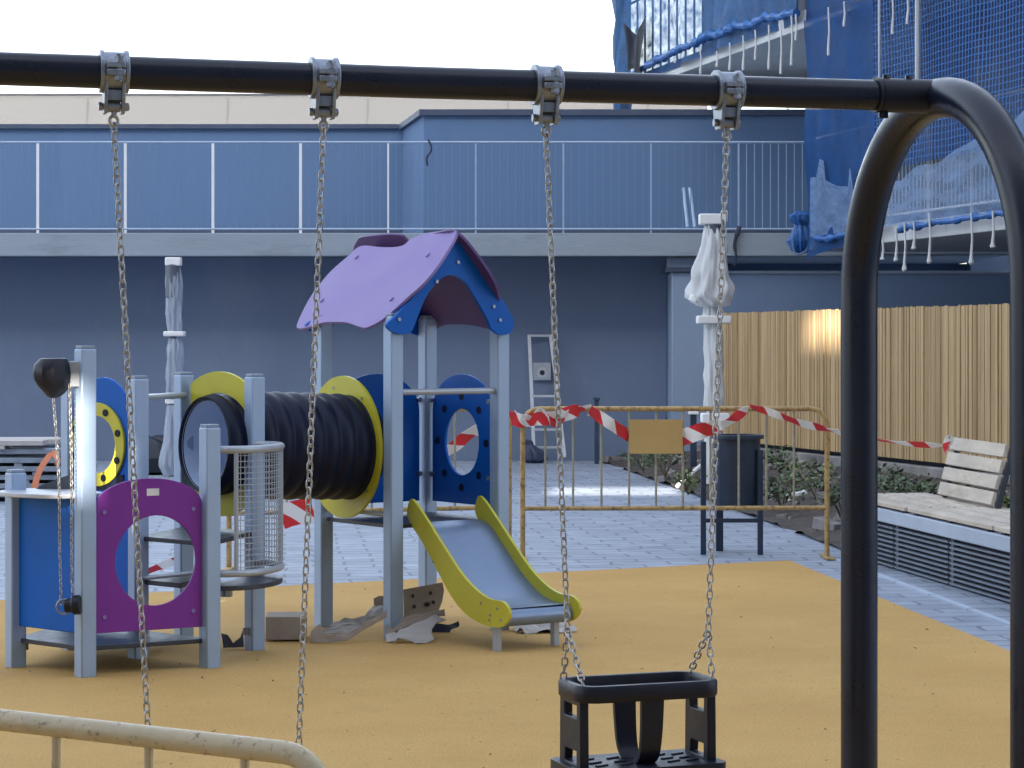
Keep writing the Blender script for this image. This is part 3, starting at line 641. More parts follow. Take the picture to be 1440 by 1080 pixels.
def lamp(xc, Y, label, top, blocks, bags, base, wm='wrap', lump=.16):
    g = lambda x, y: P(x, y, Y)
    r = thing('lamp_post', (g(xc, 0).x, Y, base), label, 'lamp post', 'wrapped lamp posts')
    X = g(xc, 0).x; zt = g(0, top).z
    m = MB(); m.tube([V((X, Y, base)), V((X, Y, zt-.05))], .045, 14); m.build('pole', 'pole', r)
    m = MB(); m.lathe([(.05, zt-.5), (.09, zt-.45), (.09, zt-.08), (.05, zt-.04)], V((X, Y, 0)), seg=16); m.build('lamp_head', 'pole', r)
    for x0, x1, y0, y1 in blocks:
        a, b = g(x0, y0), g(x1, y1); m = MB(); m.box(((a.x+b.x)/2, Y, (a.z+b.z)/2), (b.x-a.x, (b.x-a.x)*.8, a.z-b.z)); m.build('foam_block', 'foam', r, bevel=.012)
    for bag in bags:
        pr = []; sh = []
        for x0, x1, y in bag:
            a, b = g(x0, y), g(x1, y); pr.append(((b.x-a.x)/2, a.z)); sh.append(V(((a.x+b.x)/2-X, 0, 0)))
        # densify
        pr2 = []; sh2 = []
        for i in range(len(pr)-1):
            for q in range(5):
                t = q/5; pr2.append((pr[i][0]*(1-t)+pr[i+1][0]*t, pr[i][1]*(1-t)+pr[i+1][1]*t)); sh2.append(sh[i]*(1-t)+sh[i+1]*t)
        pr2.append(pr[-1]); sh2.append(sh[-1])
        m = MB(); m.lathe(pr2, V((X, Y, 0)), seg=72, lump=lump, shift=sh2, fold=.24); m.build('plastic_wrap', wm, r, angle=75)
lamp(1003, 25.0, 'lamp post bagged in white plastic and foam at the planter corner', 300, [(983, 1014, 301, 316), (1014, 1023, 296, 312), (980, 1027, 444, 455), (986, 1025, 581, 594)],
     [[(992, 1010, 316), (986, 1019, 340), (974, 1024, 390), (970, 1028, 418), (981, 1026, 430), (990, 1016, 432)], [(990, 1014, 430), (988, 1016, 444)], [(991, 1015, 455), (992, 1016, 500), (991, 1017, 570), (995, 1010, 581)], [(994, 1016, 594), (990, 1014, 640), (992, 1012, 680)]], .1)
lamp(243, 27.7, 'narrow lamp post wrapped in clear plastic before the slate wall', 364, [(233, 255, 362, 374), (231, 260, 466, 473), (233, 248, 561, 568)],
     [[(236, 253, 374), (234, 255, 400), (234, 255, 440), (237, 254, 466)], [(238, 253, 476), (236, 257, 490), (234, 256, 540), (235, 253, 560)], [(236, 252, 570), (230, 256, 620), (226, 252, 655), (231, 250, 668)]], 0, 'wrap_clear', .2)
m = MB(); q = P(976, 420, 24.9); m.lathe([(.012, -.05), (.05, -.03), (.055, .02), (.02, .06), (.015, .1)], q, V((.5, 0, 1)), 12, lump=.4); tag(m.build('plastic_rag', 'foam'), 'twisted white plastic rag hanging beside the bagged lamp post', 'plastic rag')
m = MB()
for k in range(3): m.lathe([(.02, 0), (.26, .03), (.3, .2), (.2, .38), (.05, .46)], P(205+k*15, 0, 28.2)*1-V((0, 0, P(0, 0, 28.2).z))+V((0, k*.2, 0)), seg=16, lump=.5)
tag(m.build('refuse_sacks', 'dark'), 'dark refuse heap behind the play posts by the wrapped lamp', 'refuse sack')
# ladder on the wall
Yl = 31.0
la = thing('ladder', P(768, 640, Yl), 'aluminium ladder leaning on the slate wall', 'ladder')
rails = [[P(744, 471, 31.33), P(748, 560, 31.15), P(751, 641, 30.95)], [P(774, 471, 31.33), P(785, 560, 31.15), P(794, 643, 30.95)]]
for r_ in rails:
    m = MB(); m.sweep(r_, [(-.022, -.015), (.022, -.015), (.022, .015), (-.022, .015)], up=V((0, -1, .1))); m.build('rail', 'alu', la)
for y in (472, 557, 604, 629):
    t = (y-471)/170; Yr = 31.33-.38*t; xl = 744+7*t; xr = 774+20*t
    m = MB(); m.box((P(xl, y, Yr)+P(xr, y, Yr))/2, ((xr-xl)*Yr/F, .03, .03)); m.build('rung', 'alu', la)
vb = thing('vent_box', P(762, 535, 31.35), 'white square vent box with a round dark hole on the wall behind the ladder', 'vent')
m = MB(); a = P(750, 510, 31.36); b = P(775, 535, 31.36); m.box(((a.x+b.x)/2, 31.375, (a.z+b.z)/2), (b.x-a.x, .05, a.z-b.z)); m.build('housing', 'tubegrey', vb, bevel=.008)
m = MB(); c = (a+b)/2; m.tube([V((c.x, 31.345, c.z-.015)), V((c.x, 31.36, c.z-.015))], .075, 20); m.build('ring', 'alu', vb)
m = MB(); m.tube([V((c.x, 31.338, c.z-.015)), V((c.x, 31.35, c.z-.015))], .034, 16); m.build('hole', 'dark', vb)
m = MB(); q = P(750, 640, 30.8); m.lathe([(.08, 0), (.13, .05), (.12, .14), (.08, .2), (.05, .24), (.06, .29), (.02, .31)], V((q.x, 30.8, 0)), seg=20, lump=.6, shift=[V((x_, 0, 0)) for x_ in (0, .01, .0, -.03, -.05, -.08, -.09)], fold=.2); tag(m.build('bag', 'bag'), 'crumpled navy bag at the foot of the ladder', 'bag')
# stack of boards on the left
g = 'boards stacked on the left'
k = 0
for lay in range(7):
    for q in range(3):
        z = .03+lay*.085+.04; x1 = random.uniform(-4.55, -4.2)-(.25 if lay > 4 else 0); x0 = x1-random.uniform(2.2, 3.2)
        y = 23.4+q*.33; yaw = random.uniform(-.03, .03)+(.05 if lay > 4 else 0); ax = V((math.cos(yaw), math.sin(yaw), 0)); ay = V((-ax.y, ax.x, 0))
        m = MB(); m.box(((x0+x1)/2, y, z), (x1-x0, .27, .05), ax, ay)
        if q == 1: m.box((x1-.5, y, z-.045), (.08, .9, .035))
        where = ('front', 'middle', 'back')[q]
        tag(m.build('board', 'plank' if lay < 6 else 'cardl', bevel=.004), 'grey board, %s row and %s layer of the stack by the slate wall' % (where, ORD[lay]), 'board', g)
m = MB(); pts = cr([P(48, 690, 22.5), P(53, 668, 22.7), P(62, 651, 22.9), P(74, 637, 23.1), P(81, 646, 22.9), P(80, 655, 22.9)], 5, False); ribbon(m, pts, .06, [0.5]*len(pts), up=V((1, 0, .3))); tag(m.build('strap', 'orange'), 'orange lifting strap draped over the board stack', 'strap')

# ================================================================ REAR BARRIERS
def barrier(name, xs, label, yt, ybot, bars, mt, sign=None, ends=(True, True), grp='steel crowd barriers', r=.019, mbar='green_rust', Yf=None):
    (xa, ya), (xb, yb) = xs; A = G(xa, ya); B = G(xb, yb)
    root = thing(name, (A+B)/2, label, 'barrier', grp); d = (B-A).normalized(); ln = (B-A).length
    ht = P(xa, yt, A.y).z; hb = P(xa, ybot, A.y).z
    rr = .12
    pts = [A+Z*.0]+[A+Z*(ht-rr)]+[A+d*(rr-rr*math.cos(t))+Z*(ht-rr+rr*math.sin(t)) for t in (.4, .8, 1.2, PI/2)]
    pts += [B-d*rr+Z*ht]+[B-d*(rr-rr*math.cos(t))+Z*(ht-rr+rr*math.sin(t)) for t in (1.2, .8, .4)]+[B+Z*(ht-rr), B+Z*0]
    m = MB(); m.tube(pts, r, 12); m.build('frame', mt, root)
    m = MB(); m.tube([A+Z*hb, B+Z*hb], r*.9, 12); m.build('bottom_rail', mt, root)
    for t in bars:
        p = A+d*ln*t; m = MB(); m.tube([p+Z*hb, p+Z*ht], .0085, 8); m.build('bar', mbar, root)
    for p in (A, B):
        m = MB(); m.box(p+Z*.012, (.06, .42, .012)); m.build('foot', mt, root)
    if sign:
        x0, x1, y0, y1 = sign; Ys = A.y-.03; a = P(x0, y0, Ys); b = P(x1, y1, Ys)
        m = MB(); m.box(((a.x+b.x)/2, Ys, (a.z+b.z)/2), (b.x-a.x, .004, a.z-b.z)); m.build('sign_plate', 'sign', root, bevel=.001)
    return root, A, B
n_ = [(x-735)/430 for x in (767, 806, 846, 885, 923, 961, 1000, 1040, 1079, 1118)]
barrier('crowd_barrier', ((735, 786), (1163, 785)), 'rusty ochre crowd barrier with blank plate and wound tape before the bin', 575, 715, n_, 'ochre_rust', (885, 960, 590, 638))
barrier('crowd_barrier', ((322, 801), (716, 789)), 'rusty crowd barrier half hidden behind the tunnel and the slide tower', 578, 722, [i/10 for i in range(1, 10)], 'ochre_rust')
# near barrier, bottom left
nA = P(-560, 0, 2.5); nB = P(446, 0, 2.045)
zt_ = 1.03
def nb(px):   # point of top rail centre
    Y = .54*F/( (1012+ (px/400)*46)-HY); Y *= 1; return V(((px-CX)*Y/F, Y, zt_))
A_ = nb(-700); B_ = nb(400)
d_ = (B_-A_).normalized()
root = thing('crowd_barrier', V(((A_.x+B_.x)/2, (A_.y+B_.y)/2, 0)), 'cream painted chipped barrier rail close up at the bottom left', 'barrier', 'steel crowd barriers')
sc_ = 33/2/ (F/B_.y)
pts = [V((A_.x, A_.y, 0)), A_-Z*.1, A_-Z*.03+d_*.03, A_+d_*.1]+[B_]+[B_+d_*.07*math.sin(t)-Z*.07*(1-math.cos(t)) for t in (.25, .5, .75, 1.0, 1.3, PI/2)]+[V((B_.x, B_.y, 0))+d_*.07]
m = MB(); m.tube(pts, sc_, 20); m.build('frame', 'cream_rust', root)
m = MB(); m.tube([A_-Z*.8, B_-Z*.8+d_*.07], sc_*.9, 14); m.build('bottom_rail', 'cream_rust', root)
for px in (-570, -439, -309, -180, -51, 79, 209, 344):
    p = nb(px); m = MB(); m.tube([p-Z*.8, p-Z*.005], sc_*.42, 10); m.build('bar', 'cream_rust', root)

# ================================================================ BARRIER TAPE
Yb = 17.16
def tape(name, wp, width, label, u0=0., tw=None, k=6):
    pts = cr([P(x, y, Y) for x, y, Y in wp], k, False); n = len(pts)
    twl = [(tw[0]+(tw[1]-tw[0])*i/(n-1)+.35*math.sin(i*.55)) for i in range(n)] if tw else None
    m = MB(); ribbon(m, pts, width, twl, u0=u0); return tag(m.build(name, 'tape', angle=60), label, 'barrier tape', 'red and white barrier tape')
tape('barrier_tape', [(712, 583, 17.1), (722, 588, 17.08), (735, 592, 17.06), (752, 589, 17.05), (775, 588, 17.05), (797, 582, 17.06), (815, 576, 17.08), (832, 573, 17.1)], [.085]*6+[.10]*30+[.05]*12, 'red and white tape wound along the left end of the barrier top rail', .02, (0., .3))
tape('barrier_tape', [(722, 580, 17.12), (745, 596, 17.04), (760, 577, 17.05), (780, 597, 17.04), (800, 577, 17.06)], .05, 'second twist of striped tape wound round the rail above the ladder foot', .1, (.2, .9))
tape('barrier_tape', [(829, 577, 17.1), (842, 585, 17.08), (860, 597, 17.08), (875, 607, 17.1), (888, 615, 17.12)], .085, 'striped tape running down to the left edge of the ochre plate', .02, (.1, .2))
tape('barrier_tape', [(955, 617, 17.14), (970, 612, 17.06), (990, 605, 17.05), (1005, 601, 17.05), (1020, 596, 17.06), (1035, 586, 17.08), (1052, 575, 17.12)], [.12]*20+[.075]*20, 'broad striped tape rising from the ochre plate past the wrapped lamp', .07, (.05, .5))
tape('barrier_tape', [(1054, 573, 17.13), (1075, 577, 17.1), (1100, 586, 17.1), (1130, 596, 17.1), (1160, 603, 17.12), (1185, 609, 17.0), (1235, 619, 16.9), (1290, 625, 16.8), (1332, 627, 16.8)], .055, 'long striped tape stretched from the barrier end to the bench backrest', .0, (.3, 1.1))
tape('barrier_tape', [(1328, 634, 16.78), (1331, 622, 16.74), (1336, 616, 16.74), (1336, 628, 16.76), (1331, 636, 16.8)], .05, 'knot of striped tape on the bench backrest corner', .05, (0, 1))
tape('barrier_tape', [(395, 728, 16.3), (412, 722, 16.3), (440, 716, 16.3)], .17, 'wide striped tape behind the leg of the tunnel', .08)
tape('barrier_tape', [(205, 805, 15.6), (225, 796, 15.7), (250, 787, 15.8), (300, 770, 16.0)], .055, 'striped tape seen through the round hole of the purple panel', .0, (.1, .5))
tape('barrier_tape', [(620, 640, 16.9), (640, 627, 16.9), (655, 614, 16.9), (672, 604, 16.9), (712, 590, 17.0)], .085, 'striped tape seen through the oval window of the blue panel', .12, (.2, .4))

# ================================================================ SWING FRAME
def barY(px): return .76*F/(HY-(96+.0305*px))
def barP(px):
    Y = barY(px); return V(((px-CX)*Y/F, Y, H+.76))
b0 = barP(160); b1 = barP(1320); bdir = (b1-b0); bdir.z = 0; bdir.normalize(); bfar = V((-bdir.y, bdir.x, 0))
cl_px = [160, 455, 768, 1022]
apexR = b1; gap = (b1-barP(1022)).length; apexL = barP(160)-bdir*(gap+.02)
sf = thing('swing_set', V(((apexL.x+apexR.x)/2, (apexL.y+apexR.y)/2, 0)), 'large dark tubular swing frame with arched end in the foreground', 'swing frame')
m = MB(); m.tube([apexL, (apexL+apexR)/2-Z*.004, apexR], .0465, 32); m.build('crossbar', 'black_paint', sf)
R_ = .60
for ap, sg in ((apexL, -1), (apexR, 1)):
    pts = [ap+bfar*R_-Z*(ap.z), ap+bfar*R_-Z*(ap.z*.6)]
    pts += [ap+bfar*R_*math.cos(t)+Z*(R_*math.sin(t)-R_) for t in [PI*i/28 for i in range(29)]]
    pts += [ap-bfar*R_-Z*(ap.z*.6), ap-bfar*R_-Z*ap.z]
    m = MB(); m.tube([p-Z*.004 for p in pts], .061, 32); m.build('arch_leg', 'black_paint', sf)
    m = MB(); m.tube([ap-bdir*sg*.20, ap-bdir*sg*.0], .0525, 32); m.build('sleeve', 'sleeve', sf)
    m = MB(); m.tube([ap-bdir*sg*.215, ap-bdir*sg*.203], .0545, 32); m.build('sleeve_collar', 'rubber', sf)
    m = MB()
    for q in (.175, .10): m.tube([ap-bdir*sg*q+Z*.05, ap-bdir*sg*q+Z*.062], .012, 6)
    m.tube([ap-bdir*sg*.185-Z*.045, ap-bdir*sg*.185-Z*.07], .016, 6)
    m.build('sleeve_bolt', 'black_paint', sf)
clamps = []
fr = -bfar
for k, px in enumerate(cl_px):
    c = barP(px); c.z -= .0
    m = MB()
    # two half shells with raised rims
    for q, rr in ((-.034, .0555), (.034, .0555)): m.tube([c+bdir*(q-.006), c+bdir*(q+.006)], .0600, 32)
    m.tube([c-bdir*.033, c+bdir*.033], .0555, 32)
    # flange ears at the split line, front and back
    for s in (1, -1):
        m.box(c+fr*s*.064+Z*.012, (.05, .026, .016), bdir, fr, Z); m.box(c+fr*s*.064-Z*.009, (.05, .026, .016), bdir, fr, Z)
    cl = m.build('swing_clamp', 'galv', sf, bevel=.002)
    m = MB()   # tapered hanger below
    for s in (1, -1):
        o = c+bdir*s*.024
        m.slab([[o+fr*.048-Z*.03, o+fr*.036-Z*.085, o+fr*.024-Z*.118, o-fr*.024-Z*.118, o-fr*.036-Z*.085, o-fr*.048-Z*.03]], bdir, .010)
    m.box(c-Z*.067, (.04, .055, .03), bdir, fr, Z)
    m.build('hanger_fork', 'galv', cl, bevel=.002)
    m = MB(); m.tube([c+fr*.066+bdir*.008+Z*.042, c+fr*.066+bdir*.008-Z*.034], .008, 10); m.tube([c+fr*.066+bdir*.008+Z*.020, c+fr*.066+bdir*.008+Z*.036], .0135, 6); m.tube([c+fr*.066+bdir*.008-Z*.030, c+fr*.066+bdir*.008-Z*.017], .0135, 6)
    m.build('clamp_bolt', 'galv', cl)
    m = MB(); m.tube([c-bdir*.041-Z*.098, c+bdir*.043-Z*.098], .0075, 10); m.tube([c-bdir*.042-Z*.098, c-bdir*.031-Z*.098], .0125, 6); m.tube([c+bdir*.031-Z*.098, c+bdir*.041-Z*.098], .0125, 6)
    m.build('pin', 'galv', cl)
    m = MB(); m.tube([c-bdir*.017-Z*.098, c+bdir*.017-Z*.098], .0155, 16); m.build('bush', 'galv', cl)
    clamps.append(c)
def eye(mb, c):
    e = c-Z*.137; a = bdir*.9+bfar*.3; a.normalize()
    mb.tube(circ(e, a, Z, .0125, n=18), .0052, 8, closed=True)
    mb.tube([c-Z*.11, c-Z*.126], .008, 8)
    return e
# left swing (seat hangs below the picture)
s1 = thing('swing', V(((clamps[0].x+clamps[1].x)/2, (clamps[0].y+clamps[1].y)/2, .3)), 'swing on two long bare chains at the left of the crossbar', 'swing', 'swings')
seat_z = .30
ends = []
for k, bpx in ((0, (213, 1095)), (1, (418, 1095))):
    c = clamps[k]; m = MB(); e = eye(m, c)
    q = P(bpx[0], bpx[1], c.y); q.z = seat_z+.02; q.x = (bpx[0]-CX)*c.y/F
    chain_links(m, [e-Z*.008, q], tw0=.5+k*.4)
    m.build('chain', 'chain', s1); ends.append(q)
m = MB(); a, b = ends; dd = (b-a).normalized(); sd = V((-dd.y, dd.x, 0)).normalized()
m.sweep([a+(b-a)*t-Z*(.02+.05*math.sin(PI*t)) for t in [i/12 for i in range(13)]], [(-.09, -.008), (.09, -.008), (.09, .008), (-.09, .008)]); m.build('seat', 'rubber', s1, bevel=.003)
# toddler swing
yw = math.radians(20); ta = V((math.cos(yw), math.sin(yw), 0)); tbk = V((-math.sin(yw), math.cos(yw), 0))
sc3 = (clamps[2]+clamps[3])/2; tc = P(897, 0, sc3.y); tc.z = 0
zr = .574; s2 = thing('toddler_swing', V((tc.x, tc.y, .3)), 'black rubber toddler bucket swing hanging on chains below the right end', 'swing', 'swings')
HW, HD = .2255, .118
def TL(a, b, z): return tc+ta*a+tbk*b+Z*z
def rrect(hw, hd, r, z, n=7):
    out = []
    for cx, cy, a0 in ((hw-r, hd-r, 0), (-hw+r, hd-r, PI/2), (-hw+r, -hd+r, PI), (hw-r, -hd+r, 3*PI/2)):
        for i in range(n):
            t = a0+PI/2*i/(n-1); out.append(TL(cx+r*math.cos(t), cy+r*math.sin(t), z))
    return out
att = [(-HW+.02, -HD+.035), (-HW+.02, HD-.035), (HW-.02, -HD+.035), (HW-.02, HD-.035)]
for k, (ci, jp) in enumerate(((2, (798, 884)), (3, (996, 888)))):
    c = clamps[ci]; m = MB(); e = eye(m, c); j = P(jp[0], jp[1], (c.y+tc.y)/2)
    chain_links(m, [e-Z*.008, j], tw0=.7+k*.5)
    for ai in (2*k, 2*k+1):
        a, b = att[ai]; chain_links(m, [j, TL(a, b, zr-.005)], tw0=.2, pitch=.0235)
    m.build('chain', 'chain', s2)
m = MB(); m.sweep(rrect(HW-.012, HD-.012, .05, zr-.024), [(-.013, -.022), (.010, -.025), (.014, -.018), (.014, .017), (.009, .024), (-.009, .024), (-.013, .018)], closed=True); m.build('rim', 'rubber', s2, angle=50)
for s in (-1, 1):
    # side cheek: frame plate with two openings top and bottom
    o = TL(s*(HW-.022), 0, 0); W0 = .085
    out = [o+tbk*W0*-1+Z*.29, o+tbk*W0+Z*.29, o+tbk*(W0-.004)+Z*(zr-.04), o-tbk*(W0-.004)+Z*(zr-.04)]
    h1 = [o+tbk*a+Z*z for a, z in ((-.052, .475), (.045, .475), (.045, .512), (-.052, .512))]
    h2 = [o+tbk*a+Z*z for a, z in ((-.050, .340), (.045, .340), (.038, .378), (-.050, .378))]
    m = MB(); m.slab([out, h1, h2], ta, .028); m.build('side_panel', 'rubber', s2, bevel=.004)
for bb_, wt, wb, lean, lb in ((-HD+.012, .036, .026, .055, 0), (HD-.012, .036, .026, .055, 0)):
    sgn = -1 if bb_ < 0 else 1
    path = [TL(0, bb_, zr-.03), TL(0, bb_-sgn*.002, zr-.09), TL(0, bb_-sgn*.008, zr-.15), TL(0, bb_-sgn*.022, .365), TL(0, bb_-sgn*.05, .335), TL(0, bb_-sgn*.075, .330)]
    pth = cr(path, 4, False); n = len(pth); m = MB(); vs = []
    for i, p in enumerate(pth):
        t = i/(n-1); w = .050 if t < .05 else (.036*(1-t)+.029*t); nrm = tbk*.008
        vs += [p-ta*w-nrm, p+ta*w-nrm, p+ta*w+nrm, p-ta*w+nrm]
    m.add(vs, [(i*4+q, i*4+(q+1) % 4, (i+1)*4+(q+1) % 4, (i+1)*4+q) for i in range(n-1) for q in range(4)]+[(0, 1, 2, 3), tuple((n-1)*4+q for q in range(4))])
    m.build('strap', 'rubber', s2, bevel=.003, angle=50)
m = MB(); m.slab([rrect(HW+.012, HD+.012, .03, .2925)], Z, .08); m.build('seat_base', 'rubber', s2, bevel=.010)
m = MB()
for a in (-.14, -.06, .09, .15):
    for b in (-.06, -.01, .05): m = MB(); m.box(TL(a, b, .3345), (.045, .012, .006), (ta+tbk*.4).normalized(), (tbk-ta*.4).normalized()); m.build('tread_rib', 'rubber', s2, bevel=.002)

# ================================================================ PLAY STRUCTURE
def gp(x, y): return G(x, y)
P1 = gp(120, 953); P2 = gp(295, 940); P3 = gp(22, 939); CN = P2+P3-P1; P5 = CN*2-P1; P7 = CN*2-P2; P6 = CN*2-P3
A = gp(553, 900); C = gp(455, 882); hv = (C-A).normalized(); hu = V((hv.y, -hv.x, 0)); SZ = (C-A).length
B = A+hu*SZ; D = C+hu*SZ; O = (A+B)/2
ps = thing('play_structure', V((-1.2, 12, 0)), 'play tower with lilac roof, navy tunnel, purple and blue panels and short slide', 'playground equipment')
yw = math.radians(37); pu = V((math.cos(yw), math.sin(yw), 0)); pv_ = V((-pu.y, pu.x, 0))
def post(p, h, ax=pu, w=.08):
    ay = V((-ax.y, ax.x, 0))
    m = MB(); m.box(p+Z*h/2, (w, w, h), ax, ay); o = m.build('post', 'post', ps, bevel=.008)
    m = MB(); m.box(p+Z*(h+.007), (w*.86, w*.86, .016), ax, ay); m.build('post_cap', 'cap', o, bevel=.004)
    return o
for p, h in ((P1, 1.545), (P2, 1.165), (P3, .945), (P6, 1.40), (P5+(P5-P6).normalized()*.016, 1.405), (P7, 1.38), (CN, 1.395)): post(p, h)
for p in (A, B, C, D): post(p, 1.715, hu)
# ---- roof
RZ = 2.165; ridge = V((O.x, O.y, RZ)); ue, zev = .44, 1.64
sl = math.hypot(ue, RZ-zev); nL = V((0, 0, ue))-hu*(RZ-zev); nL = (nL/sl).normalized(); nR = (V((0, 0, ue))+hu*(RZ-zev)).normalized()
outl = [(643, 326), (626, 361), (600, 396), (576, 418), (546, 445), (530, 456), (516, 462), (505, 460), (490, 455), (474, 454), (455, 455), (436, 461), (422, 463), (419, 457), (434, 425), (450, 402), (467, 382), (490, 362), (509, 347), (540, 349), (566, 347), (578, 338), (594, 331), (615, 327)]
pl3 = cr([RP(x, y, ridge, nL) for x, y in outl], 4)
m = MB(); m.slab([pl3], nL, .016); rfL = m.build('roof_panel', 'lilac', ps, bevel=.004)
loc = [((p-ridge).dot(hv), (p-ridge).dot(-hu)) for p in pl3]
def mirr(p): return p-hu*2*(p-ridge).dot(hu)
pr3 = [mirr(p) for p in pl3]
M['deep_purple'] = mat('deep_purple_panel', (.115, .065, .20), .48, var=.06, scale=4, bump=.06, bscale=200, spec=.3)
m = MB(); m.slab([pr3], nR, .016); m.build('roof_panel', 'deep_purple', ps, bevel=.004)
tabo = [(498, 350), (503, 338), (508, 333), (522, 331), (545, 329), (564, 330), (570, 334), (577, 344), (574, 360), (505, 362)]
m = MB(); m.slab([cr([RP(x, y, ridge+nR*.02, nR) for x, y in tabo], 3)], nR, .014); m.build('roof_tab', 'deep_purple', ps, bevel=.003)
m = MB()
for x, y in ((503, 363), (603, 360), (454, 424), (552, 422)):
    p = RP(x, y, ridge, nL); m = MB(); m.lathe([(.016, .008), (.014, .014), (.006, .017)], p, nL, 12); m.build('roof_bolt', 'lilac', rfL)
# gable boards front and back
gfp = O-hv*.055
ga = [(640, 341), (668, 368), (694, 404), (716, 440), (721, 455), (716, 468), (702, 471), (690, 463), (684, 449), (670, 424), (655, 400), (643, 390), (632, 387), (620, 391), (607, 404), (596, 421), (588, 440), (582, 456), (575, 468), (560, 470), (547, 464), (543, 455), (556, 443), (585, 411), (612, 378)]
gpts = cr([RP(x, y, gfp, hv) for x, y in ga], 4)
m = MB(); m.slab([gpts], hv, .022); gb = m.build('gable_board', 'blue', ps, bevel=.004)
m = MB(); m.slab([[p+hv*(SZ+.11) for p in gpts]], hv, .022); m.build('gable_board', 'blue', ps, bevel=.004)
m = MB()
for x, y in ((559, 449), (612, 396), (642, 369), (692, 431), (701, 450)):
    p = RP(x, y, gfp, hv)-hv*.012; m = MB(); m.tube([p, p-hv*.008], .010, 10); m.build('gable_bolt', 'galv', gb)
# ---- house decks, rails, panels
m = MB(); m.slab([[A-hv*.0-hu*0+Z*.60, B+Z*.60, D+Z*.60, C+Z*.60]], Z, .022); m.build('platform', 'deck', ps, bevel=.003)
def pipe(a, b, r=.017, nm='rail', mt='tubegrey', seg=10):
    m = MB(); m.tube([a, b], r, seg); return m.build(nm, mt, ps)
pipe(A+hu*.04+Z*1.312-hv*.0, B-hu*.04+Z*1.312)
pipe(A+hv*.04+hu*.0+Z*.66, C-hv*.04+Z*.66, .012, 'rail')
def panel_uv(p0, p1, outline, holes, t, mt, name='panel', inset=.0):
    """outline/holes in (along 0..len, z) metres on the vertical plane p0->p1"""
    d = (p1-p0); d.z = 0; d.normalize(); n = V((-d.y, d.x, 0)); f = lambda q: V((p0.x, p0.y, 0))+d*q[0]+Z*q[1]
    m = MB(); m.slab([[f(q) for q in outline]]+[[f(q) for q in h] for h in holes], n, t)
    return m.build(name, mt, ps, bevel=.004), d, n, f
def ell(cx, cz, rx, rz, n=32): return [(cx+rx*math.cos(2*PI*i/n), cz+rz*math.sin(2*PI*i/n)) for i in range(n)]
def arch(x0, x1, z0, zs, zt, n=16):
    w = (x1-x0)/2; c = (x0+x1)/2
    return [(x0, z0), (x1, z0)]+[(c+w*math.cos(PI*i/n), zs+(zt-zs)*math.sin(PI*i/n)) for i in range(n+1)]
# right and back side blue panels with dotted oval window
for p0, p1, dn in ((B, D, 1), (D, C, 0)):
    ln = SZ
    o, d, n, f = panel_uv(p0, p1, arch(.06, ln-.06, .675, 1.19, 1.40), [ell(ln/2, 1.02, .165, .185)] if dn else [], .018, 'blue', 'side_panel')
    if dn:
        m = MB()
        for k in range(8):
            a = 2*PI*k/8+.0; q = f((ln/2+.235*math.cos(a), 1.02+.255*math.sin(a)))
            m = MB(); m.tube([q-n*.0115, q+n*.0115], .022, 14); m.build('peg', 'tunnel', o)
    m = MB()
    for s, z in ((.07, .83), (ln-.07, .83), (.07, 1.25), (ln-.07, 1.25)):
        q = f((s, z)); m.tube([q-n*.03, q+n*.03], .014, 10); m.tube([q-n*.03-d*.03, q-n*.03+d*.03], .012, 8)
    m.build('panel_clip', 'galv', o)
# tunnel with yellow end discs
Q1 = (P5+P6)/2; Q2 = (A+C)/2; tz1, tz2 = 1.045, 1.01
t1 = V((Q1.x, Q1.y, tz1)); t2 = V((Q2.x, Q2.y, tz2)); td = (t2-t1).normalized()
for (p0, p1, zc, rx, rz, nm) in ((A-hu*.055, C-hu*.055, 1.01, .375, .385, 'end_panel'),):
    ln = (p1-p0).length; c = ln/2
    o, d, n, f = panel_uv(p0, p1, ell(c+.055, zc, rx, rz, 48), [ell(c, zc, .262, .262, 40)], .018, 'yellow', nm)
    m = MB()
    for a in (.6, 1.3, 2.2, 3.9, 5.3): 
        q = f((c+.055+.33*math.cos(a)*rx/.37, zc+.33*math.sin(a))); m = MB(); m.tube([q-n*.012, q+n*.012], .009, 8); m.build('panel_bolt', 'galv', o)
l56 = (P6-P5).length; hw = l56/2-.046
for sg in (1, -1):
    ao = math.acos(hw/.375); ai = math.acos(hw/.264)
    out = [(l56/2+.375*math.cos(ao+(PI-2*ao)*i/18), 1.05+sg*.375*math.sin(ao+(PI-2*ao)*i/18)) for i in range(19)]+[(l56/2+.264*math.cos(PI-ai-(PI-2*ai)*i/18), 1.05+sg*.264*math.sin(PI-ai-(PI-2*ai)*i/18)) for i in range(19)]
    panel_uv(P5, P6, out, [], .018, 'yellow', 'end_panel')
LT = (t2-t1).length; a0 = -.10; m = MB(); prof = []; nr = 10; n = 132
for i in range(n+1):
    s = a0+(LT-.0-a0)*i/n; ph = (i/n*nr) % 1.0
    tp = .90+.10*min(1, max(0, (s-a0)/.35))
    prof.append((tp*(.272+.014*(.5-.5*math.cos(2*PI*ph))**.6 if 2 < i < n-2 else .275), s))
prof = [(.228, a0+.02), (.240, a0)]+prof
m.lathe(prof[:-1]+[(.27, LT), (.25, LT-.01)], t1, td, 48); m.f = [f for f in m.f if len(f) == 4]
m.build('tunnel', 'tunnel', ps, angle=60, recalc=False)
m = MB(); m.lathe([(.231, a0+.012), (.254, a0+.36), (.256, LT-.01)], t1, td, 48); m.f = [f for f in m.f if len(f) == 4]; m.build('tunnel_lining', 'tunnel_in', ps, angle=60, recalc=False)
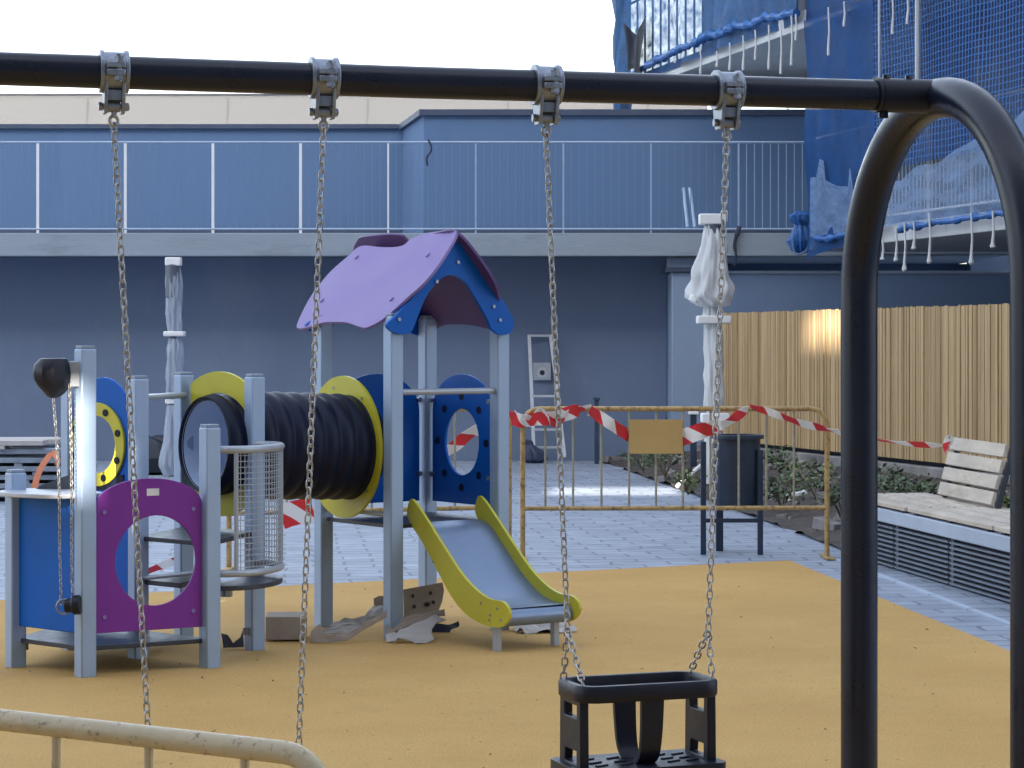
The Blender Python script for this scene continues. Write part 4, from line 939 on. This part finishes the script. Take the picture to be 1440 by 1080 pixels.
# ---- slide
sn = V((hu.y, -hu.x, 0))                      # outward from the gable face
if sn.y > 0: sn = -sn
so = V((O.x, O.y, 0))
lp0 = so-hu*.223
lo = [(578, 703), (585, 706), (600, 728), (625, 768), (650, 806), (672, 830), (690, 842), (708, 846), (717, 857), (717, 870), (708, 881), (695, 882), (676, 876), (655, 862), (636, 838), (617, 803), (597, 765), (580, 738), (574, 722)]
lr = cr([RP(x, y, lp0, hu) for x, y in lo], 4)
sl_ = []
m = MB(); m.slab([lr], hu, .016); r0 = m.build('slide_side', 'yellow', ps, bevel=.003)
m = MB(); m.slab([[p+hu*.446 for p in lr]], hu, .016); r1 = m.build('slide_side', 'yellow', ps, bevel=.003)
m = MB()
for x, y in ((611, 790), (678, 848), (701, 856), (691, 865), (706, 872), (690, 872)):
    p = RP(x, y, lp0, hu); m = MB(); m.tube([p-hu*.011, p-hu*.006], .007, 8); m.build('slide_bolt', 'galv', r0)
# bed follows the middle of the sides
ctr = [(582, 735), (596, 745), (612, 770), (636, 808), (660, 838), (680, 852), (698, 857.5), (705, 858.5)]
bedc = cr([RP(x, y, lp0, hu) for x, y in ctr], 5, False)
m = MB(); top = [p-Z*.0 for p in bedc]; vs = []; fs = []
n = len(top)
for i, p in enumerate(top):
    a = top[max(0, i-1)]; b = top[min(n-1, i+1)]; t = (b-a).normalized(); nn = hu.cross(t); nn = nn if nn.z > 0 or i > n-8 else -nn
    vs += [p+hu*.008, p+hu*.438, p+hu*.438-nn*.006, p+hu*.008-nn*.006]
for i in range(n-1):
    for q in range(4): fs.append((i*4+q, i*4+(q+1) % 4, (i+1)*4+(q+1) % 4, (i+1)*4+q))
m.add(vs, fs); m.build('slide_bed', 'steel', ps, angle=50)
pA = RP(702, 866, lp0, hu)
m = MB(); m.tube([pA+hu*.01+sn*.005-Z*.012, pA+hu*.436+sn*.005-Z*.016], .044, 18); m.build('slide_lip', 'steel', ps)
for s in (.03, .40):
    b_ = V((pA.x, pA.y, 0))-sn*.06+hu*s; m = MB(); m.box(b_+Z*.07, (.035, .035, .14), hu, sn); m.build('slide_leg', 'tubegrey', ps, bevel=.003)
# ---- hexagon tower panels
ln = (P2-P1).length; dz = .205
top_ = [(.045, dz), (ln-.045, dz), (ln-.045, .80)]+[(ln/2+(ln/2-.045)*math.cos(PI*i/20)*1.0, .80+.128*math.sin(PI*i/20)) for i in range(1, 20)]+[(.045, .80)]
o, d, n, f = panel_uv(P1, P2, top_, [ell(ln*.555, .535, .205, .215, 40)], .018, 'purple', 'front_panel')
m = MB()
for q in ((.09, .28), (ln-.09, .285), (.09, .775), (ln-.09, .775)): p = f(q); m = MB(); m.tube([p-n*.014, p-n*.008], .010, 10); m.build('panel_bolt', 'lilac', o)
m = MB(); m.box(f((ln*.53, .862))-n*.0102, (.062, .002, .034), d, n, Z); m.build('sticker', 'sticker', o)
ln3 = (P3-P1).length
o, d, n, f = panel_uv(P3, P1, [(.03, .205), (ln3-.03, .205), (ln3-.03, .84), (.03, .84)], [], .018, 'blue', 'counter_panel')
nout = n if n.y < 0 else -n
m = MB(); m.slab([cr([V((P3.x, P3.y, .852))+d*a+nout*b for a, b in ((-.05, -.06), (.0, .12), (ln3*.4, .17), (ln3*.85, .12), (ln3-.03, .0), (ln3-.04, -.14), (ln3*.5, -.2), (.0, -.16))], 4)], Z, .020); m.build('counter', 'counter', ps, bevel=.004)
# bowl wedge behind the counter
m = MB(); q0 = P(42, 694, 11.5); q1 = P(103, 694, 11.45); q2 = P(103, 666, 11.45); q3 = P(85, 672, 11.46); q4 = P(60, 682, 11.48)
m.slab([[q0, q1, q2, q3, q4]], V((0, 1, 0)), .12); m.build('bowl', 'bowl', ps, bevel=.006)
# lower deck and inner decks
def deck(pts, z, nm='platform', mt='deck'):
    m = MB(); m.slab([[V((p.x, p.y, z)) for p in pts]], Z, .022); return m.build(nm, mt, ps, bevel=.003)
deck([P1, P2, CN, P3], .135); deck([P2, P6, P5, CN], .60); deck([CN, P5, P7, P3], .135)
for p in (P1, P2, P3, P6):
    m = MB(); q = p*.93+CN*.07; m.tube([V((q.x, q.y, .085)), V((q.x, q.y, .123))], .02, 10); m.build('deck_bracket', 'galv', ps)
# rails
pipe(CN+Z*1.30, P5+Z*1.30, .017); pipe(P2+Z*.47, CN+Z*.40, .012)
# rear blue arch with yellow ring
l7 = (CN-P7).length; rc = (l7*.43, 1.06)
o, d, n, f = panel_uv(P7, CN, arch(.03, l7-.03, .25, 1.12, 1.40), [ell(*rc, .18, .18, 36)], .018, 'blue', 'arch_panel')
rp_ = [f(q) for q in ell(*rc, .215, .212, 40)]; m = MB(); sgn = -1 if n.y > 0 else 1
m.slab([[p+n*sgn*.016 for p in rp_], [f(q)+n*sgn*.016 for q in ell(*rc, .145, .145, 36)]], n, .014); rg = m.build('ring', 'yellow', ps, bevel=.003)
m = MB()
for k in range(8):
    a = 2*PI*k/8+.35; q = f((rc[0]+.18*math.cos(a), rc[1]+.178*math.sin(a)))+n*sgn*.024; m = MB(); m.tube([q, q+n*sgn*.006], .018, 10); m.build('ring_peg', 'tunnel', rg)
m = MB(); q0 = f((rc[0]-.2, rc[1]-.23)); q1 = f((rc[0]+.2, rc[1]-.23)); m.slab([[q0, q1, q1+Z*.085, q0+Z*.03]], n, .03); m.build('ring_shelf', 'tunnel', ps)
# curved mesh balcony between P2 and P6
Mc = (P2+P6)/2; cd = (P6-P2).normalized(); cn = V((cd.y, -cd.x, 0)); cn = cn if cn.x > 0 else -cn; ch = (P6-P2).length/2-.03
def bal(t, z, k=1.): return V((Mc.x, Mc.y, z))-cd*ch*math.cos(t)*k+cn*.225*(max(0, math.sin(t))**.75)*k
ts = [PI*i/24 for i in range(25)]
zt1, zb1 = 1.055, .455
m = MB(); m.tube([bal(t, zt1) for t in ts], .019, 12); mg = m.build('balcony_guard', 'tubegrey', ps)
m = MB(); m.tube([bal(t, zb1) for t in ts], .017, 12); m.build('guard_rail', 'tubegrey', mg)
for t in (.42, 2.2):
    m = MB(); m.tube([bal(t, zb1), bal(t, zt1)], .011, 8); m.build('guard_upright', 'tubegrey', mg)
m = MB()
for i in range(27): 
    t = .42+(PI-.62)*i/26; m.tube([bal(t, zb1), bal(t, zt1)], .0021, 5)
for i in range(1, 21):
    z = zb1+(zt1-zb1)*i/21; m.tube([bal(.42+(PI-.62)*q/20, z) for q in range(21)], .0021, 5)
m.build('wire_mesh', 'tubegrey', mg)
m = MB(); m.slab([[bal(t, .385, 1.03) for t in ts]], Z, .024); m.build('step', 'deck', ps, bevel=.004)
m = MB(); q = Mc+cn*.03; m.tube([V((q.x-.03, q.y-.25, .34)), V((q.x-.03, q.y-.25, .373))], .03, 10); m.build('step_bracket', 'galv', ps)
m = MB(); m.slab([[CN+Z*.385+(P2-CN)*.1, P2*.6+CN*.4+Z*.385, P2*.6+CN*.4+Z*.385+(P5-CN)*.45, CN+Z*.385+(P5-CN)*.45]], Z, .024); m.build('step', 'deck', ps, bevel=.004)
# pulley hood and chain loop on the tall post
Yh = 11.0
hb_ = [(77, 16, 503.5), (76, 19, 504.5), (74, 25, 513), (73.5, 27, 524), (74, 26, 533), (77, 22, 544), (78, 15, 552), (77, 10, 557), (76, 3, 560)]
x0 = P(75, 0, Yh).x; m = MB()
m.lathe([(r*Yh/F, P(0, y, Yh).z) for c, r, y in hb_], V((x0, Yh-.02, 0)), seg=10, shift=[V(((c-75)*Yh/F, 0, 0)) for c, r, y in hb_]); hd_ = m.build('pulley_hood', 'rubber', ps, angle=30, bevel=.006)
a = P(99, 508, Yh); b = P(113, 544, Yh); m = MB(); m.box(((a.x+b.x)/2, Yh+.02, (a.z+b.z)/2), (.055, .07, a.z-b.z)); m.build('pulley_bracket', 'tubegrey', ps, bevel=.004)
m = MB(); chain_links(m, cr([P(75, 560, Yh-.03), P(79, 610, Yh-.03), P(83, 680, Yh-.03), P(84, 760, Yh-.03), P(86, 850, Yh-.03)], 2, False), pitch=.019, wire=.0022, width=.006); m.build('pulley_chain', 'chain', ps)
m = MB(); chain_links(m, cr([P(98, 540, Yh-.06), P(100, 620, Yh-.06), P(101, 700, Yh-.06), P(101, 780, Yh-.06), P(102, 845, Yh-.06)], 2, False), pitch=.019, wire=.0022, width=.006); m.build('pulley_chain', 'chain', ps)
a = P(91, 852, Yh-.05); b = P(113, 850, Yh-.05); m = MB()
m.tube([a, a+(b-a)*.45, a+(b-a)*.55, b], [.030, .034, .046, .046], 16); m.build('pulley_wheel', 'rubber', ps, bevel=.004)
m = MB(); m.tube(circ(P(90, 853, Yh-.05), V((1, 0, 0)), Z, .034, n=20), .006, 6, closed=True); m.build('pulley_ring', 'galv', ps)

# ================================================================ CARDBOARD AND DEBRIS
gc = 'torn cardboard around the play tower'
def flat(name, outline, y0, nrm, t, mt, label, holes=(), cat='cardboard', grp=gc, wob=0, pits=()):
    p0 = G(570, y0); n = V(nrm).normalized(); pts = [RP(x, y, p0, n) for x, y in outline]
    hs = [[RP(x, y, p0, n) for x, y in h] for h in holes]
    m = MB(); m.slab([pts]+hs, n, t); zmin = min(p.z for p in m.v)
    if zmin < .008: m.v = [V((p.x, p.y, max(p.z, .009))) for p in m.v]
    o = m.build(name, mt)
    bm = bmesh.new(); bm.from_mesh(o.data); bmesh.ops.subdivide_edges(bm, edges=bm.edges, cuts=3, use_grid_fill=True)
    wv = wob or .014; lo_ = o.location.z
    for v in bm.verts:
        q = (v.co+o.location)*11; d = wv*(mnoise.noise(q)+.5*mnoise.noise(q*2.3))
        v.co += n*d; v.co.z = max(v.co.z, .009-lo_)
    bm.to_mesh(o.data); bm.free(); o.data.shade_smooth(); o.data.set_sharp_from_angle(angle=math.radians(22))
    for cx, cy, rx, ry in pits:
        c = RP(cx, cy, p0, n)-n*(0 if n.y < 0 else 0)+n*(wv*.9+.004)*(1 if n.y < 0 else -1); k = MB(); k.slab([[c+V((1, 0, 0))*rx*12.4/F*math.cos(2*PI*i/12)+n.cross(V((1, 0, 0)))*ry*12.4/F*math.sin(2*PI*i/12) for i in range(12)]], n, .004); k.build('punched_hole', 'dark', o)
    return tag(o, label, cat, grp)
flat('cardboard', [(553, 905), (560, 899), (567, 900), (580, 902), (587, 910), (599, 905), (610, 900), (605, 888), (613, 877), (627, 872), (612, 865), (587, 875), (562, 886), (556, 896)], 908, (.15, -.55, .83), .006, 'cardl', 'pale star shaped torn cardboard lying flat before the tower post')
flat('cardboard', [(542, 892), (556, 889), (562, 894), (552, 904), (544, 903)], 906, (.1, -.5, .85), .006, 'cardl', 'small pale cardboard scrap at the foot of the tower post')
flat('cardboard', [(541, 880), (568, 868), (600, 862), (625, 857), (626, 866), (610, 867), (575, 880), (541, 895)], 903, (.1, -.8, .6), .006, 'card', 'brown cardboard strip leaning behind the pale torn piece')
hl = lambda cx, cy, rx, ry: [(cx+rx*math.cos(2*PI*i/10), cy+ry*math.sin(2*PI*i/10)) for i in range(10)]
flat('cardboard', [(567, 829), (600, 823), (622, 819), (624, 830), (622, 845), (617, 858), (611, 880), (568, 892)], 891, (.25, -.95, .1), .006, 'card', 'upright brown carton side with punched holes behind the tower post', wob=.006, pits=((580, 838, 2, 3), (605, 834, 2.2, 3), (582, 853, 2.5, 3), (600, 850, 4, 3.4), (609, 847, 2.2, 2.8)))
flat('cardboard', [(445, 886), (462, 881), (470, 876), (480, 872), (500, 868), (513, 866), (525, 852), (534, 851), (545, 858), (533, 868), (513, 876), (492, 890), (475, 890), (459, 894), (452, 888)], 899, (.1, -.72, .68), .006, 'cardl', 'crumpled grey cardboard flap lying between two tower posts', wob=.03)
flat('cardboard', [(459, 895), (476, 890), (492, 890), (513, 876), (544, 858), (544, 868), (515, 884), (488, 901), (462, 905), (458, 902)], 905, (.1, -.95, .3), .006, 'card', 'brown folded edge below the crumpled cardboard flap', wob=.02)
flat('cardboard', [(525, 842), (533, 838), (542, 838), (545, 850), (535, 856), (526, 851)], 893, (.2, -.9, .2), .006, 'card', 'small crumpled brown scrap beside the left side of the tower post', wob=.02)
flat('cardboard', [(437, 889), (449, 877), (455, 886), (462, 904), (436, 903)], 905, (.1, -.9, .35), .006, 'card', 'dark brown cardboard corner behind the second swing chain')
m = MB(); a = P(373, 867, 12.35); b = P(428, 904, 12.3); m.box(((a.x+b.x)/2, 12.42, (a.z+.01)/2+.005), (b.x-a.x, .24, a.z-.012), V((1, .06, 0)).normalized(), V((-.06, 1, 0)).normalized()); tag(m.build('carton', 'card', bevel=.003), 'closed brown carton beside the rear post of the mesh balcony', 'carton')
flat('cardboard', [(311, 890), (320, 893), (328, 905), (338, 897), (342, 884), (343, 910), (314, 911)], 911, (.1, -.8, .5), .006, 'bowl', 'dark grey torn scrap between the short post and the balcony post')
flat('plastic_scrap', [(606, 880), (613, 877), (632, 879), (645, 874), (646, 879), (634, 885), (633, 892), (624, 891), (616, 888), (608, 889)], 893, (.1, -.6, .75), .008, 'dark', 'black plastic scrap between torn cardboard and slide', cat='scrap', grp=None)
flat('paper_sheet', [(716, 872), (735, 870), (786, 868), (802, 880), (812, 895), (788, 899), (765, 896), (742, 900), (726, 890)], 898, (.1, -.35, .93), .006, 'cardl', 'pale crumpled sheet lying under the slide exit', cat='paper', grp=None, wob=.05)

# ================================================================ ADDED SUN BLOCKER BEHIND THE VIEWER (unseen, gaps cut to aim sun patches)
AZ = (-.10, -.995); EL = math.radians(22); YO = -12.0
def back(p):
    t = (p.y-YO)/-AZ[1]; return (p.x+AZ[0]*t, p.z+t*math.tan(EL))
ops = []
for pts in (*[[tuple(RP(x_, y_, fa, fn_)) for x_, y_ in ((xa_, 438), (xb_, 438), ((xa_+xb_)/2, 480))] for xa_, xb_ in ((1139, 1152), (1152, 1165), (1165, 1178), (1178, 1191), (1191, 1204))], [(.35, 24.3, 0), (1.85, 25.6, 0)], [(-2.11, 11, .86), (-1.985, 11, 1.34)]):
    q = [back(V(p)) for p in pts]; xs = sorted(p[0] for p in q); zs = sorted(p[1] for p in q); ops.append((xs[0], xs[-1], zs[0], zs[-1]))
ob = thing('sun_blocker', (0, -15, 0), 'unseen grey screen added behind the viewer to block sun from the playground', 'building')
xs = sorted({-45, 45, *[v for o in ops for v in o[:2]]}); zs = sorted({0, 40, *[v for o in ops for v in o[2:]]})
m = MB()
for i in range(len(xs)-1):
    for j in range(len(zs)-1):
        cx = (xs[i]+xs[i+1])/2; cz = (zs[j]+zs[j+1])/2
        if any(o[0] < cx < o[1] and o[2] < cz < o[3] for o in ops): continue
        m.add([V((xs[i], YO, zs[j])), V((xs[i+1], YO, zs[j])), V((xs[i+1], YO, zs[j+1])), V((xs[i], YO, zs[j+1]))], [(0, 1, 2, 3)])
m.build('blocker_sheet', 'occl', ob)

# ================================================================ LIGHT
w = bpy.data.worlds.new('World'); SC.world = w; w.use_nodes = True; nt = w.node_tree
bg = nt.nodes['Background']; sky = nt.nodes.new('ShaderNodeTexSky'); sky.sky_type = 'NISHITA'; sky.sun_disc = False
sky.sun_elevation = EL; sky.sun_rotation = math.atan2(AZ[0], AZ[1]); sky.air_density = 1.0; sky.dust_density = 4.0; sky.ozone_density = 1.0
hs = nt.nodes.new('ShaderNodeHueSaturation'); hs.inputs['Saturation'].default_value = .55; nt.links.new(sky.outputs[0], hs.inputs['Color']); nt.links.new(hs.outputs[0], bg.inputs[0]); bg.inputs[1].default_value = .15
sd = bpy.data.lights.new('sun', 'SUN'); sd.energy = 4.0; sd.angle = math.radians(.4); sd.color = (1, .90, .76)
so_ = bpy.data.objects.new('sun', sd); COL.objects.link(so_)
d = V((-AZ[0]*math.cos(EL), -AZ[1]*math.cos(EL), -math.sin(EL))); so_.rotation_euler = d.to_track_quat('-Z', 'Y').to_euler(); so_.location = (0, -5, 30)
SC.view_settings.view_transform = 'Standard'; SC.view_settings.look = 'None'; SC.view_settings.exposure = 2.36; SC.view_settings.gamma = 1
